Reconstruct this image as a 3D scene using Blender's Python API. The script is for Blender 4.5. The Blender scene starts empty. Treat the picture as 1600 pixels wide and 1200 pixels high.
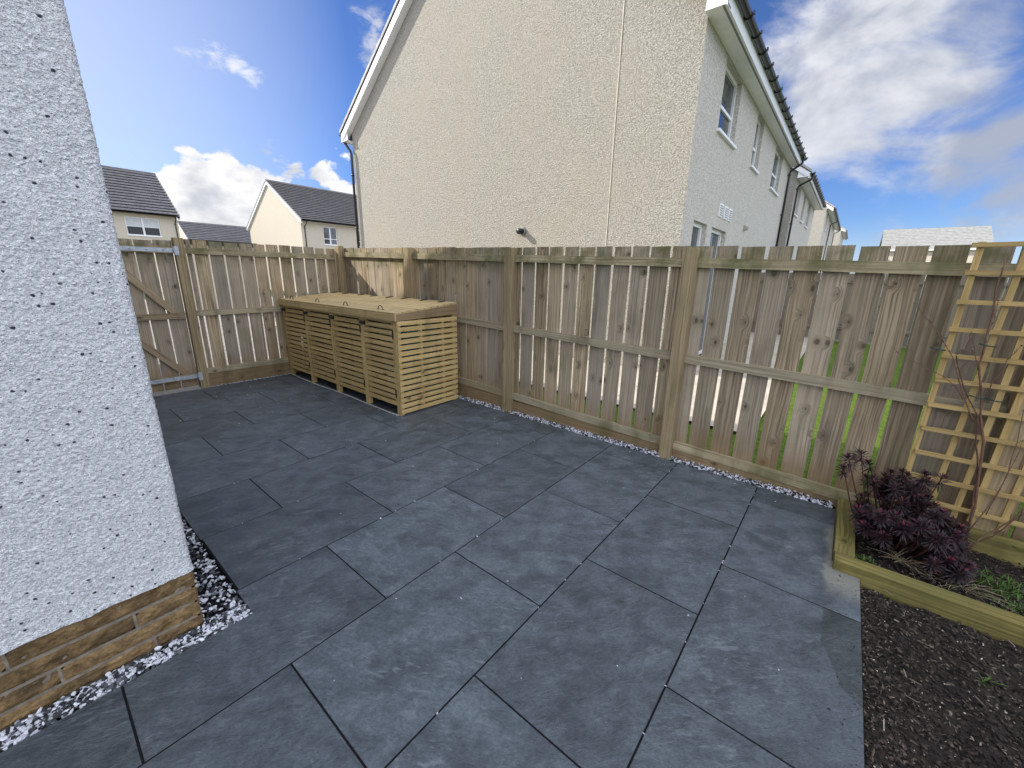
import bpy, math, random
import numpy as np
from mathutils import Vector, Matrix, noise as mnoise
R = math.radians
random.seed(7)
SC = bpy.context.scene
COL = SC.collection

# ------------------------------------------------------------------ camera
cam_d = bpy.data.cameras.new('camera')
cam = bpy.data.objects.new('camera', cam_d); COL.objects.link(cam); SC.camera = cam
cam_d.sensor_width = 36.0
cam_d.lens = 36.0 * 626.6 / 1600.0
cam_d.clip_start = 0.02; cam_d.clip_end = 3000
a_, b_, c_ = -0.8875, 1.3037, 0.0200
M = Matrix.Rotation(a_, 4, 'Z') @ Matrix.Rotation(b_, 4, 'X') @ Matrix.Rotation(c_, 4, 'Z')
cam.matrix_world = Matrix.Translation((-1.0016, -3.9082, 1.5510)) @ M

# ------------------------------------------------------------------ sky, sun, exposure
SUN_TO = Vector((-1.0, 2.0, 1.37)).normalized()
EL = math.asin(SUN_TO.z)
SUN_STRENGTH = 3.4
SKY_STRENGTH = 0.15
EXPOSURE = 1.0
SC.view_settings.view_transform = 'Standard'
SC.view_settings.look = 'None'
SC.view_settings.gamma = 1.0
SC.view_settings.exposure = EXPOSURE
sd = bpy.data.lights.new('sun', 'SUN'); sd.energy = SUN_STRENGTH; sd.angle = R(0.5); sd.color = (1.0, 0.93, 0.82)
sun = bpy.data.objects.new('sun', sd); COL.objects.link(sun)
sun.rotation_euler = (-SUN_TO).to_track_quat('-Z', 'Y').to_euler()
sun.location = (-10, 20, 14)


# ------------------------------------------------------------------ node helper
class NT:
    def __init__(s, tree):
        s.t = tree; s.n = tree.nodes; s.l = tree.links; s.n.clear()
    def new(s, typ, ins=None, **props):
        nd = s.n.new(typ)
        for k, v in props.items(): setattr(nd, k, v)
        for k, v in (ins or {}).items(): s.set(nd, k, v)
        return nd
    def set(s, nd, k, v):
        sock = nd.inputs[k]
        if isinstance(v, bpy.types.NodeSocket): s.l.new(v, sock)
        elif isinstance(v, bpy.types.Node): s.l.new(v.outputs[0], sock)
        elif isinstance(v, (tuple, list)) and sock.type == 'RGBA' and len(v) == 3: sock.default_value = (*v, 1)
        else: sock.default_value = v
    def math(s, op, a, b=0.0, c=0.0, clamp=False):
        nd = s.n.new('ShaderNodeMath'); nd.operation = op; nd.use_clamp = clamp
        s.set(nd, 0, a); s.set(nd, 1, b); s.set(nd, 2, c); return nd.outputs[0]
    def vm(s, op, a, b=(0, 0, 0)):
        nd = s.n.new('ShaderNodeVectorMath'); nd.operation = op
        s.set(nd, 0, a); s.set(nd, 1, b)
        return nd.outputs['Value'] if op in ('DOT_PRODUCT', 'LENGTH', 'DISTANCE') else nd.outputs[0]
    def mul(s, v, xyz): return s.vm('MULTIPLY', v, xyz)
    def noise(s, v, scale, detail=4, rough=0.55, dist=0.0, out=0):
        nd = s.new('ShaderNodeTexNoise', {'Vector': v, 'Scale': scale, 'Detail': detail, 'Roughness': rough, 'Distortion': dist})
        return nd.outputs[out]
    def vor(s, v, scale, feat='F1', out=0, rnd=1.0):
        nd = s.new('ShaderNodeTexVoronoi', None, feature=feat)
        s.set(nd, 'Vector', v); s.set(nd, 'Scale', scale); s.set(nd, 'Randomness', rnd); return nd.outputs[out]
    def rng(s, v, a, b, c=0.0, d=1.0, smooth=True):
        nd = s.n.new('ShaderNodeMapRange'); nd.interpolation_type = 'SMOOTHSTEP' if smooth else 'LINEAR'
        s.set(nd, 0, v); s.set(nd, 1, a); s.set(nd, 2, b); s.set(nd, 3, c); s.set(nd, 4, d); return nd.outputs[0]
    def mix(s, f, a, b, mode='MIX'):
        nd = s.n.new('ShaderNodeMix'); nd.data_type = 'RGBA'; nd.blend_type = mode
        s.set(nd, 0, f)
        for i, v in ((6, a), (7, b)):
            if isinstance(v, bpy.types.NodeSocket): s.l.new(v, nd.inputs[i])
            else: nd.inputs[i].default_value = (*v, 1) if len(v) == 3 else v
        return nd.outputs[2]
    def sep(s, v):
        nd = s.n.new('ShaderNodeSeparateXYZ'); s.set(nd, 0, v); return nd.outputs
    def comb(s, x, y, z):
        nd = s.n.new('ShaderNodeCombineXYZ'); s.set(nd, 0, x); s.set(nd, 1, y); s.set(nd, 2, z); return nd.outputs[0]
    def bump(s, h, dist, strength=1.0, normal=None):
        nd = s.n.new('ShaderNodeBump'); s.set(nd, 'Height', h); s.set(nd, 'Distance', dist); s.set(nd, 'Strength', strength)
        if normal is not None: s.set(nd, 'Normal', normal)
        return nd.outputs[0]
    def attr(s, name, out='Vector'):
        nd = s.n.new('ShaderNodeAttribute'); nd.attribute_name = name; return nd.outputs[out]
    def pos(s): return s.n.new('ShaderNodeNewGeometry').outputs['Position']
    def obj(s): return s.n.new('ShaderNodeTexCoord').outputs['Object']

def material(name, fn):
    m = bpy.data.materials.new(name); m.use_nodes = True
    t = NT(m.node_tree)
    out = t.n.new('ShaderNodeOutputMaterial'); b = t.n.new('ShaderNodeBsdfPrincipled')
    t.l.new(b.outputs[0], out.inputs[0])
    for k, v in fn(t).items(): t.set(b, k, v)
    return m

def px_dir(px, py):
    return (M.to_3x3() @ Vector(((px - 800) / 626.6, -(py - 600) / 626.6, -1.0))).normalized()

# world: physical sky with procedural clouds laid out by direction
w = bpy.data.worlds.new('World'); SC.world = w; w.use_nodes = True
t = NT(w.node_tree)
sky = t.new('ShaderNodeTexSky', None, sky_type='NISHITA')
sky.sun_disc = False; sky.sun_elevation = EL
sky.sun_rotation = math.atan2(SUN_TO.x, SUN_TO.y)
sky.air_density = 1.0; sky.dust_density = 0.3; sky.ozone_density = 2.0
d = t.new('ShaderNodeTexCoord').outputs['Generated']
dn = t.vm('NORMALIZE', d)
n1 = t.noise(t.mul(dn, (1, 1, 1.9)), 5.0, 9, 0.58, 0.5)
n2 = t.noise(t.mul(dn, (1, 1, 1.6)), 13.0, 8, 0.6, 0.2)
def blobs(lst):
    acc = None
    for px, py, rad, wt in lst:
        dd = px_dir(px, py)
        dot = t.vm('DOT_PRODUCT', dn, tuple(dd))
        v = t.rng(dot, math.cos(R(rad)), 1.0, 0.0, wt, smooth=False)
        acc = v if acc is None else t.math('MAXIMUM', acc, v)
    return acc
cum = blobs([(345, 305, 6.5, 1), (290, 330, 5, 1), (440, 262, 3.6, .62), (420, 310, 5, .9), (520, 275, 4, .6), (545, 310, 4, .8), (330, 350, 6, 1)])
big = blobs([(1330, 60, 12, .95), (1300, 150, 9, .95), (1440, 130, 10, .9), (1540, 200, 9, .95), (1620, 60, 8, .55),
             (1500, 350, 5, .75), (1590, 335, 6, .8), (1380, 355, 4.5, .7), (1260, 120, 7, .6), (900, -400, 25, .5), (-900, -100, 30, .6)])
wis = blobs([(290, 85, 3.2, .75), (330, 105, 3.4, .9), (372, 100, 2.6, 1), (392, 118, 2.2, 1), (350, 82, 2.0, .9), (575, 12, 4, .9), (580, 78, 3.2, 1), (230, 245, 2.5, .6)])
mc = t.rng(t.math('ADD', t.math('MULTIPLY', cum, 0.50), t.math('MULTIPLY', n2, 1.0)), 0.70, 0.80)
mb = t.rng(t.math('ADD', t.math('MULTIPLY', big, 0.50), t.math('MULTIPLY', n1, 1.0)), 0.74, 1.02, 0, .90)
mw = t.rng(t.math('ADD', t.math('MULTIPLY', wis, 0.55), t.math('MULTIPLY', t.noise(t.mul(dn, (1.2, .8, 2.4)), 14, 8, .62, .4), 1.0)), 0.90, 1.16, 0, .7)
mask = t.math('MAXIMUM', t.math('MAXIMUM', mc, mb), mw)
fwd = tuple(px_dir(800, 560))                  # added bright cloud, out of view behind the camera, to light the shade
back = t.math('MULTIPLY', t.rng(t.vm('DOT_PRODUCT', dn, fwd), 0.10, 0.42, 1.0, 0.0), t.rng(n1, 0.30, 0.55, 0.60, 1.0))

gz = t.math('ABSOLUTE', t.sep(dn)[2])
low = t.rng(gz, 0.0, 0.12, 0.36, 0.0)          # milky air near the horizon
mask = t.math('MAXIMUM', mask, low)
shade = t.rng(t.noise(t.mul(dn, (1, 1, 1.7)), 7.0, 6, .55), 0.36, 0.66, 0.0, 1.0)
edge = t.rng(mask, 0.3, 1.0, 0.0, 1.0)
SKYK = 1.0
ccol = t.mix(shade, (2.0, 2.1, 2.35), (3.9, 3.85, 3.8))
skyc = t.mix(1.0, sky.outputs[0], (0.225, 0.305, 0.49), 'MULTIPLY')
ccol2 = t.mix(t.rng(t.noise(t.mul(dn, (1, 1, 1.5)), 4.0, 6, .55, .3), 0.40, 0.64), (1.50, 1.62, 1.92), (3.2, 3.2, 3.25))
veil = blobs([(-450, 0, 38, .60)])             # thin bright veil towards the sun
sk = t.mix(t.math('MAXIMUM', low, veil), skyc, (3.0, 3.25, 3.7))
sk = t.mix(mb, sk, ccol2)
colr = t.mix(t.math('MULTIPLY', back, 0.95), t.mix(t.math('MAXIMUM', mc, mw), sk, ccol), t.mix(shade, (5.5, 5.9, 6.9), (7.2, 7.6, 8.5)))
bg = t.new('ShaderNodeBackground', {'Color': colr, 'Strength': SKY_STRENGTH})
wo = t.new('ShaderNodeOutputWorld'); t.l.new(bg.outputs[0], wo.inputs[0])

# ------------------------------------------------------------------ mesh building
class MB:
    """collects shapes; build() links them as one mesh object"""
    def __init__(s):
        s.v = []; s.f = []; s.wc = []; s.tn = []; s.mi = []; s.sm = []
    def add(s, verts, faces, wc=None, tn=0.5, mi=0, smooth=False):
        k = len(s.v)
        s.v += [tuple(p) for p in verts]
        s.f += [tuple(i + k for i in f) for f in faces]
        s.wc += [tuple(p) for p in (wc if wc is not None else verts)]
        s.tn += [tn] * len(verts); s.mi += [mi] * len(faces); s.sm += [smooth] * len(faces)
    def box(s, x0, x1, y0, y1, z0, z1, long=None, tn=None, rot=None, mi=0, seg=1, jit=0.0):
        """axis box; wc = (along the grain, across, depth) with a random offset"""
        D = (x1 - x0, y1 - y0, z1 - z0)
        L = long if long is not None else max(range(3), key=lambda i: D[i])
        o = (random.uniform(0, 50), random.uniform(0, 50), random.uniform(0, 50))
        ax = [L] + [i for i in range(3) if i != L]
        lo = (x0, y0, z0)
        vs = []
        for k in range(seg + 1):
            for (p, q) in ((0, 0), (1, 0), (1, 1), (0, 1)):
                c = [0, 0, 0]
                c[ax[0]] = lo[ax[0]] + D[ax[0]] * k / seg
                c[ax[1]] = lo[ax[1]] + D[ax[1]] * p
                c[ax[2]] = lo[ax[2]] + D[ax[2]] * q
                vs.append(c)
        fs = [(3, 2, 1, 0), tuple(4 * seg + i for i in range(4))]
        for k in range(seg):
            for i in range(4):
                j = (i + 1) % 4
                fs.append((4 * k + i, 4 * k + j, 4 * k + 4 + j, 4 * k + 4 + i))
        if L == 1: fs = [tuple(reversed(f)) for f in fs]
        wc = [(v[ax[0]] + o[0], v[ax[1]] + o[1], v[ax[2]] + o[2]) for v in vs]
        vs = [Vector(v) for v in vs]
        if jit:
            jj = [Vector([random.uniform(-jit, jit) for _ in range(3)]) for _ in range(seg + 1)]
            for k in range(seg + 1):
                for i in range(4):
                    vs[4 * k + i] = vs[4 * k + i] + jj[k]
        if rot is not None:
            c = Vector(((x0 + x1) / 2, (y0 + y1) / 2, (z0 + z1) / 2))
            vs = [rot @ (v - c) + c for v in vs]
        s.add(vs, fs, wc, random.random() if tn is None else tn, mi)
    def tube(s, pts, r, n=8, cap=True, tn=0.5, smooth=True, mi=0):
        pts = [Vector(p) for p in pts]; rs = r if isinstance(r, (list, tuple)) else [r] * len(pts)
        up = Vector((0.31, 0.17, 0.93)); vs = []; L = 0; wc = []
        o = random.uniform(0, 30)
        for i, p in enumerate(pts):
            tt = (pts[min(i + 1, len(pts) - 1)] - pts[max(i - 1, 0)]).normalized()
            if i: L += (p - pts[i - 1]).length
            a = tt.cross(up)
            if a.length < 1e-3: a = tt.cross(Vector((1, 0, 0)))
            a.normalize(); b = tt.cross(a).normalized()
            for k in range(n):
                th = 2 * math.pi * k / n
                q = p + (a * math.cos(th) + b * math.sin(th)) * rs[i]
                vs.append(q); wc.append((L + o, rs[i] * math.cos(th) + o, rs[i] * math.sin(th)))
        fs = []
        for i in range(len(pts) - 1):
            for k in range(n):
                j = (k + 1) % n
                fs.append((i * n + k, i * n + j, i * n + n + j, i * n + n + k))
        if cap:
            fs.append(tuple(reversed(range(n)))); fs.append(tuple((len(pts) - 1) * n + k for k in range(n)))
        s.add(vs, fs, wc, tn, mi, smooth)
    def prism(s, prof, x0, x1, axis=0, tn=0.5, mi=0):
        """closed profile extruded along an axis; profile in the other two axes"""
        n = len(prof); vs = []
        for x in (x0, x1):
            for (a, b) in prof:
                c = [a, b]; c.insert(axis, x); vs.append(c)
        fs = [tuple(range(n)), tuple(reversed(range(n, 2 * n)))]
        for i in range(n):
            j = (i + 1) % n
            fs.append((i, i + n, j + n, j))
        s.add(vs, fs, None, tn, mi)
    def build(s, name, mat, parent=None, recalc=True):
        me = bpy.data.meshes.new(name)
        me.from_pydata(s.v, [], s.f)
        mats = mat if isinstance(mat, (list, tuple)) else [mat]
        for m in mats: me.materials.append(m)
        me.polygons.foreach_set('material_index', s.mi)
        me.polygons.foreach_set('use_smooth', s.sm)
        a = me.attributes.new('wc', 'FLOAT_VECTOR', 'POINT'); a.data.foreach_set('vector', np.array(s.wc, 'f').ravel())
        a = me.attributes.new('tn', 'FLOAT', 'POINT'); a.data.foreach_set('value', np.array(s.tn, 'f'))
        me.update()
        if recalc:
            import bmesh
            bm = bmesh.new(); bm.from_mesh(me); bmesh.ops.recalc_face_normals(bm, faces=bm.faces); bm.to_mesh(me); bm.free()
        o = bpy.data.objects.new(name, me); COL.objects.link(o)
        if parent is not None:
            o.parent = parent
            o.matrix_parent_inverse = Matrix.Translation(-parent.location) if parent.type == 'EMPTY' else Matrix.Identity(4)
        return o

def tag(o, label=None, cat=None, group=None, kind=None):
    if label: o['label'] = label
    if cat: o['category'] = cat
    if group: o['group'] = group
    if kind: o['kind'] = kind
    return o
def thing(name, label, cat, loc=(0, 0, 0), group=None):
    o = bpy.data.objects.new(name, None); COL.objects.link(o); o.location = loc
    o.empty_display_size = 0.2
    return tag(o, label, cat, group)

# ------------------------------------------------------------------ materials
def wood(name, c1, c2, c3, green=0.0, gtop=1.6, bumpd=0.0016, rough=0.8, knots=0.72, var=0.35, grain=70, foot=0.0, grey=0.0):
    def fn(t):
        w0 = t.sep(t.attr('wc')); wc = t.comb(w0[0], t.math('ADD', w0[1], w0[2]), 0.0); tn = t.attr('tn', 'Fac'); P = t.pos(); z = t.sep(P)[2]
        kv = t.mul(wc, (6.0, 9.0, 0.0))
        vd = t.new('ShaderNodeTexVoronoi', {'Vector': kv, 'Scale': 1.0, 'Randomness': 1.0}, voronoi_dimensions='2D')
        dist = vd.outputs['Distance']; has = t.math('GREATER_THAN', t.sep(vd.outputs['Color'])[0], knots)
        ks = t.rng(t.sep(vd.outputs['Color'])[2], 0, 1, .35, 1.1)
        knot = t.math('MULTIPLY', t.rng(t.math('DIVIDE', dist, ks), 0.07, 0.16, 1.0, 0.0), has)
        halo = t.math('MULTIPLY', t.rng(dist, 0.10, 0.42, 1.0, 0.0), has)
        # cathedral grain bends round the knots
        warp = t.math('ADD', t.math('MULTIPLY', halo, 0.035), t.math('MULTIPLY', t.noise(t.mul(wc, (1.6, 7, 7)), 1.0, 2), 0.05))
        x, y, zz = t.sep(wc)
        y2 = t.math('ADD', y, warp)
        g1 = t.noise(t.comb(t.math('MULTIPLY', x, 0.9), t.math('MULTIPLY', y2, grain), t.math('MULTIPLY', zz, grain)), 1.0, 5, 0.65)
        g2 = t.noise(t.comb(t.math('MULTIPLY', x, 5.0), t.math('MULTIPLY', y2, grain * 5), t.math('MULTIPLY', zz, grain * 5)), 1.0, 3, 0.6)
        blot = t.noise(t.mul(wc, (2.2, 6, 6)), 1.0, 4, 0.6)
        c = t.mix(t.rng(g1, 0.34, 0.66), c1, c2)
        c = t.mix(t.math('MULTIPLY', t.rng(blot, 0.35, 0.7), 0.6), c, c3)
        tv = t.math('MULTIPLY_ADD', t.math('SUBTRACT', tn, 0.5), var * 2, 1.0)
        c = t.mix(1.0, c, t.comb(tv, tv, tv), 'MULTIPLY')
        if grey:
            gq = t.math('MULTIPLY', t.rng(t.math('FRACT', t.math('MULTIPLY', tn, 7.31)), 0.2, 1.0), grey)
            c = t.mix(gq, c, (0.33, 0.305, 0.262))
        c = t.mix(t.math('MULTIPLY', halo, 0.35), c, tuple(k * .45 for k in c1))
        c = t.mix(t.math('MULTIPLY', knot, 0.75), c, tuple(k * .34 for k in c1))
        stain = t.noise(t.mul(P, (5, 5, 1.2)), 1.0, 4, 0.6)
        c = t.mix(t.rng(stain, 0.52, 0.72, 0, .5), c, tuple(k * .6 for k in c1))
        if green:
            gm = t.math('MULTIPLY', t.rng(z, gtop, gtop + 0.2), t.rng(t.noise(P, 4.0, 5, .65), 0.38, 0.68))
            lowm = t.math('MULTIPLY', t.rng(z, 0.02, 0.30, 1.0, 0.0), t.rng(t.noise(P, 3.0, 5, .65), 0.4, 0.7))
            gm = t.math('MULTIPLY', t.math('MAXIMUM', gm, lowm), green)
            c = t.mix(gm, c, (0.095, 0.10, 0.030))
            c = t.mix(t.rng(t.noise(P, 2.3, 6, .65), .45, .70, 0, .38 * green), c, (0.15, 0.145, 0.07))
        if foot:
            fm = t.math('MULTIPLY', t.rng(t.math('ADD', z, t.math('MULTIPLY', t.noise(P, 6, 3), 0.25)), 0.22, 0.6, 1, 0), foot)
            c = t.mix(fm, c, (0.25, 0.15, 0.07))
        h = t.math('ADD', t.math('MULTIPLY', g1, 0.7), t.math('ADD', t.math('MULTIPLY', g2, 0.25), t.math('MULTIPLY', knot, 0.5)))
        return {'Base Color': c, 'Roughness': rough, 'Specular IOR Level': 0.25, 'Normal': t.bump(h, bumpd)}
    return material(name, fn)

W_BOARD = wood('weathered_boards', (0.145, 0.106, 0.066), (0.50, 0.392, 0.255), (0.325, 0.245, 0.152), green=0.8, gtop=1.52, foot=.5, grey=.5, var=.30, knots=.80)
W_RAIL = wood('fence_rail_wood', (0.22, 0.178, 0.10), (0.48, 0.405, 0.255), (0.34, 0.28, 0.165), green=0.85, gtop=1.5, var=.12, knots=.92, grey=.25)
W_POST = wood('fence_post_wood', (0.21, 0.155, 0.085), (0.42, 0.33, 0.195), (0.30, 0.225, 0.125), green=0.4, gtop=1.5, var=.08, knots=.92)
W_KICK = wood('gravel_board_wood', (0.18, 0.12, 0.062), (0.34, 0.24, 0.135), (0.24, 0.165, 0.09), green=0.35, gtop=9, var=.12, knots=.9)
W_NEW = wood('new_pine', (0.40, 0.275, 0.105), (0.64, 0.475, 0.22), (0.49, 0.355, 0.155), var=.12, knots=.93, bumpd=.0008, rough=.65, grain=50)
W_LID = wood('new_pine_lid', (0.42, 0.30, 0.13), (0.60, 0.46, 0.235), (0.48, 0.36, 0.175), var=.10, knots=.93, bumpd=.0008, rough=.6, grain=50)
W_TREL = wood('trellis_wood', (0.33, 0.22, 0.08), (0.50, 0.36, 0.15), (0.39, 0.275, 0.11), var=.15, knots=.93, bumpd=.0008, rough=.7)
W_SLEEP = wood('green_sleeper', (0.10, 0.078, 0.022), (0.31, 0.26, 0.085), (0.15, 0.11, 0.035), green=.5, gtop=-1, var=.1, knots=.9, bumpd=.002)
W_FAR = wood('far_fence_wood', (0.15, 0.12, 0.09), (0.22, 0.19, 0.15), (0.16, 0.13, 0.10), var=.2)

def plain(name, col, rough=0.5, spec=0.5, metal=0.0, vary=0.12, sc=8.0, bump=0.0):
    def fn(t):
        P = t.obj(); n = t.noise(P, sc, 5, .6)
        k = t.rng(n, 0.3, 0.7, 1 - vary, 1 + vary)
        c = t.mix(1.0, col, t.comb(k, k, k), 'MULTIPLY')
        r = {'Base Color': c, 'Roughness': rough, 'Specular IOR Level': spec, 'Metallic': metal}
        if bump: r['Normal'] = t.bump(n, bump)
        return r
    return material(name, fn)
WHITE = plain('white_upvc', (0.78, 0.79, 0.80), 0.35, .5, vary=.04)
BLACKP = plain('black_plastic', (0.012, 0.012, 0.013), 0.3, .5)
BLACKM = plain('black_ironmongery', (0.01, 0.01, 0.011), 0.45, .5)
GALV = plain('galvanised_steel', (0.42, 0.46, 0.50), 0.5, .5, metal=.35, vary=.2, sc=25)
DARKBIN = plain('dark_bin_plastic', (0.02, 0.022, 0.024), .45, .4)
TEAL = plain('teal_bin_plastic', (0.01, 0.16, 0.16), 0.4, .5)
CONC = plain('pale_concrete', (0.36, 0.34, 0.31), 0.9, .2, vary=.2, sc=14, bump=.002)
VENTM = plain('soffit_vent_grey', (.22, .22, .23), .7)
DARKIN = plain('dark_interior', (0.03, 0.03, 0.03), 0.9, .2)
BLIND = plain('pale_blind', (0.55, 0.57, 0.60), 0.8, .2)
RIM = plain('joint_bead', (0.66, 0.60, 0.48), 0.6, .3)
VERGE = plain('verge_unit', (0.42, 0.41, 0.40), 0.8, .3, vary=.2, sc=5)

def glass_fn(t):
    P = t.obj()
    return {'Base Color': (0.035, 0.045, 0.055), 'Roughness': 0.05, 'Specular IOR Level': 0.8,
            'Normal': t.bump(t.noise(P, 2.0, 2), 0.01, 0.3)}
GLASS = material('window_glass', glass_fn)

def roughcast(name, base, lo, bump=0.010, sc=42.0, specks=0.0, stain=(0.5, 0.45, 0.36), st=0.25):
    def fn(t):
        P = t.obj()
        Pw = t.vm('ADD', P, t.mul(t.noise(P, sc * .7, 2, out=1), (0.012, 0.012, 0.012)))
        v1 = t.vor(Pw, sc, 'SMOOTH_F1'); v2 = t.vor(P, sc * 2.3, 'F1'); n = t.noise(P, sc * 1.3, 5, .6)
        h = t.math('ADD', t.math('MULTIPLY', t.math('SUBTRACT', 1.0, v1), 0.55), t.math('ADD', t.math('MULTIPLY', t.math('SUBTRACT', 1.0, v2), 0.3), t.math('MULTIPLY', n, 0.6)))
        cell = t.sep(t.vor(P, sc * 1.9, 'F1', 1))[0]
        c = t.mix(t.math('MULTIPLY', t.rng(cell, 0.0, 0.8, .35, 1), t.rng(h, .55, .95, .25, 1)), lo, base)  # pebble tone by cell, plus crevice shade painted in where the height is low
        c = t.mix(t.rng(t.noise(P, .55, 5, .6), 0.42, 0.72, 0, st), c, stain)
        if specks:
            px_, py_, pz_ = t.sep(P)
            q = t.comb(t.math('ADD', px_, py_), pz_, 0.0); qn = t.vm('ADD', q, t.mul(t.noise(P, 90, 2, out=1), (.006, .006, 0)))
            cs = t.new('ShaderNodeTexVoronoi', {'Vector': qn, 'Scale': 30.0, 'Randomness': 1.0}, voronoi_dimensions='2D')
            sz = t.rng(t.sep(cs.outputs['Color'])[0], 0, 1, .5, 1.25)
            near = t.rng(t.math('DIVIDE', cs.outputs['Distance'], sz), 0.085, 0.15, 1, 0)
            s = t.math('MULTIPLY', near, t.math('GREATER_THAN', t.sep(cs.outputs['Color'])[1], specks))
            c = t.mix(s, c, (0.05, 0.055, 0.075))
            c2 = t.new('ShaderNodeTexVoronoi', {'Vector': qn, 'Scale': 75.0, 'Randomness': 1.0}, voronoi_dimensions='2D')
            k2 = t.sep(c2.outputs['Color'])
            s2 = t.math('MULTIPLY', t.rng(c2.outputs['Distance'], 0.12, 0.26, 1, 0), t.math('GREATER_THAN', k2[1], .80))
            c = t.mix(t.math('MULTIPLY', s2, t.rng(k2[0], 0, 1, .15, .75)), c, (0.16, 0.17, 0.20))
        return {'Base Color': c, 'Roughness': 0.9, 'Specular IOR Level': 0.15, 'Normal': t.bump(h, bump)}
    return material(name, fn)
RC_GABLE = roughcast('cream_roughcast', (0.64, 0.61, 0.54), (0.27, 0.255, 0.22), bump=0.050, sc=45, stain=(0.50, 0.44, 0.35), st=.40)
RC_SIDE = roughcast('pale_roughcast', (0.72, 0.69, 0.63), (0.38, 0.36, 0.325), bump=0.030, sc=36, st=.15)
RC_FAR = roughcast('far_roughcast', (0.58, 0.53, 0.44), (0.50, 0.45, 0.37), bump=0.01, sc=16, st=.2)
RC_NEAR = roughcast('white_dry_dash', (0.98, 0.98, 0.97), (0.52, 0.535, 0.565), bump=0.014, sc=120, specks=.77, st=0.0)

def stone_fn(t):
    wc = t.attr('wc'); tn = t.attr('tn', 'Fac')
    n = t.noise(t.mul(wc, (1, 1, 1.3)), 22, 9, .74); n2 = t.noise(wc, 70, 4, .6)
    c = t.mix(t.rng(n, .3, .7), (0.13, 0.078, 0.034), (0.40, 0.265, 0.125))
    c = t.mix(t.rng(t.noise(wc, 5, 4), .5, .72, 0, .75), c, (0.075, 0.055, 0.03))
    c = t.mix(t.rng(n2, .60, .78, 0, .5), c, (0.42, 0.36, 0.27))
    k = t.math('MULTIPLY_ADD', tn, .5, .75)
    c = t.mix(1.0, c, t.comb(k, k, k), 'MULTIPLY')
    return {'Base Color': c, 'Roughness': .9, 'Specular IOR Level': .2, 'Normal': t.bump(t.math('ADD', n, t.math('MULTIPLY', n2, .35)), .030)}
STONE = material('split_sandstone', stone_fn)
MORTAR = plain('mortar', (0.20, 0.172, 0.135), .95, .1, vary=.25, sc=40, bump=.004)

def slab_fn(t):
    P = t.obj(); wc = t.attr('wc'); tn = t.attr('tn', 'Fac')
    x, y, z = t.sep(wc)
    # cleft slate: streaky veins set diagonally, different on every slab
    rot = t.new('ShaderNodeVectorRotate', {'Vector': wc, 'Angle': t.math('MULTIPLY_ADD', tn, .7, 0.5)}, rotation_type='Z_AXIS').outputs[0]
    v0 = t.noise(t.mul(rot, (1.6, 3.0, 1)), 2.2, 9, .70, .6)
    v1 = t.noise(t.mul(rot, (3.0, 7.0, 1)), 3.4, 8, .70, .7)
    vein = t.math('MULTIPLY', t.rng(t.math('ABSOLUTE', t.math('SUBTRACT', t.noise(t.mul(rot, (1.3, 2.6, 1)), 2.0, 5, .6, 1.0), 0.5)), 0.0, 0.008, 1, 0), t.rng(v0, .50, .60))
    fine = t.noise(wc, 60, 6, .7); mot = t.noise(wc, 7.0, 8, .74, .3)
    c = t.mix(t.rng(v0, .3, .72), (0.040, 0.050, 0.058), (0.092, 0.112, 0.128))
    c = t.mix(t.rng(mot, .42, .70, 0, .6), c, (0.145, 0.168, 0.187))
    c = t.mix(t.math('MULTIPLY', vein, .4), c, (0.20, 0.22, 0.24))
    c = t.mix(t.rng(fine, .38, .68, 0, .5), c, (0.028, 0.033, 0.038))
    wisp = t.math('MULTIPLY', t.rng(t.noise(t.mul(rot, (9, 30, 1)), 1.5, 5, .6, .8), .52, .70), t.rng(t.noise(wc, 2.2, 3), .45, .65))
    c = t.mix(t.math('MULTIPLY', wisp, .50), c, (0.20, 0.222, 0.24))
    k = t.math('MULTIPLY_ADD', tn, .36, .84)
    c = t.mix(1.0, c, t.comb(k, k, k), 'MULTIPLY')
    px, py, pz = t.sep(P)
    # damp dark stain on the slab next to the bark, crisp edged
    nn = t.math('MULTIPLY', t.math('SUBTRACT', t.noise(P, 7, 5, .6), .5), .7)
    e = t.math('ADD', t.math('POWER', t.math('DIVIDE', t.math('SUBTRACT', px, 1.20), .50), 2.0), t.math('POWER', t.math('DIVIDE', t.math('SUBTRACT', py, -4.30), .22), 2.0))
    st = t.math('MULTIPLY', t.math('LESS_THAN', t.math('ADD', e, nn), 1.0), t.math('LESS_THAN', px, 1.235))
    c = t.mix(st, c, t.mix(1.0, c, (.58, .62, .55), 'MULTIPLY'))
    # dried silt along the sleeper
    d1 = t.math('ADD', t.rng(py, -4.0, -4.12, 0, 1), t.math('MULTIPLY', t.math('SUBTRACT', t.noise(P, 7, 6, .7), .5), 1.6))
    silt = t.math('MULTIPLY', t.rng(d1, .55, .95), t.math('MULTIPLY', t.rng(px, 1.32, 1.5, 0, 1), t.rng(px, 2.0, 2.2, 1, 0)))
    c = t.mix(t.math('MULTIPLY', silt, .55), c, (0.30, 0.28, 0.22))
    # boot scuff and dust by the store
    dust = t.math('MULTIPLY', t.rng(t.noise(P, 3.2, 7, .7), .5, .75), t.rng(py, -1.2, 0.8, 0, .4))
    c = t.mix(dust, c, (0.10, 0.102, 0.105))
    h = t.math('ADD', t.math('MULTIPLY', v1, .7), t.math('ADD', t.math('MULTIPLY', mot, .6), t.math('MULTIPLY', fine, .12)))
    return {'Base Color': c, 'Roughness': t.rng(mot, .3, .7, .40, .56), 'Specular IOR Level': .5, 'Normal': t.bump(h, .012)}
SLAB = material('slate_grey_porcelain', slab_fn)
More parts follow.
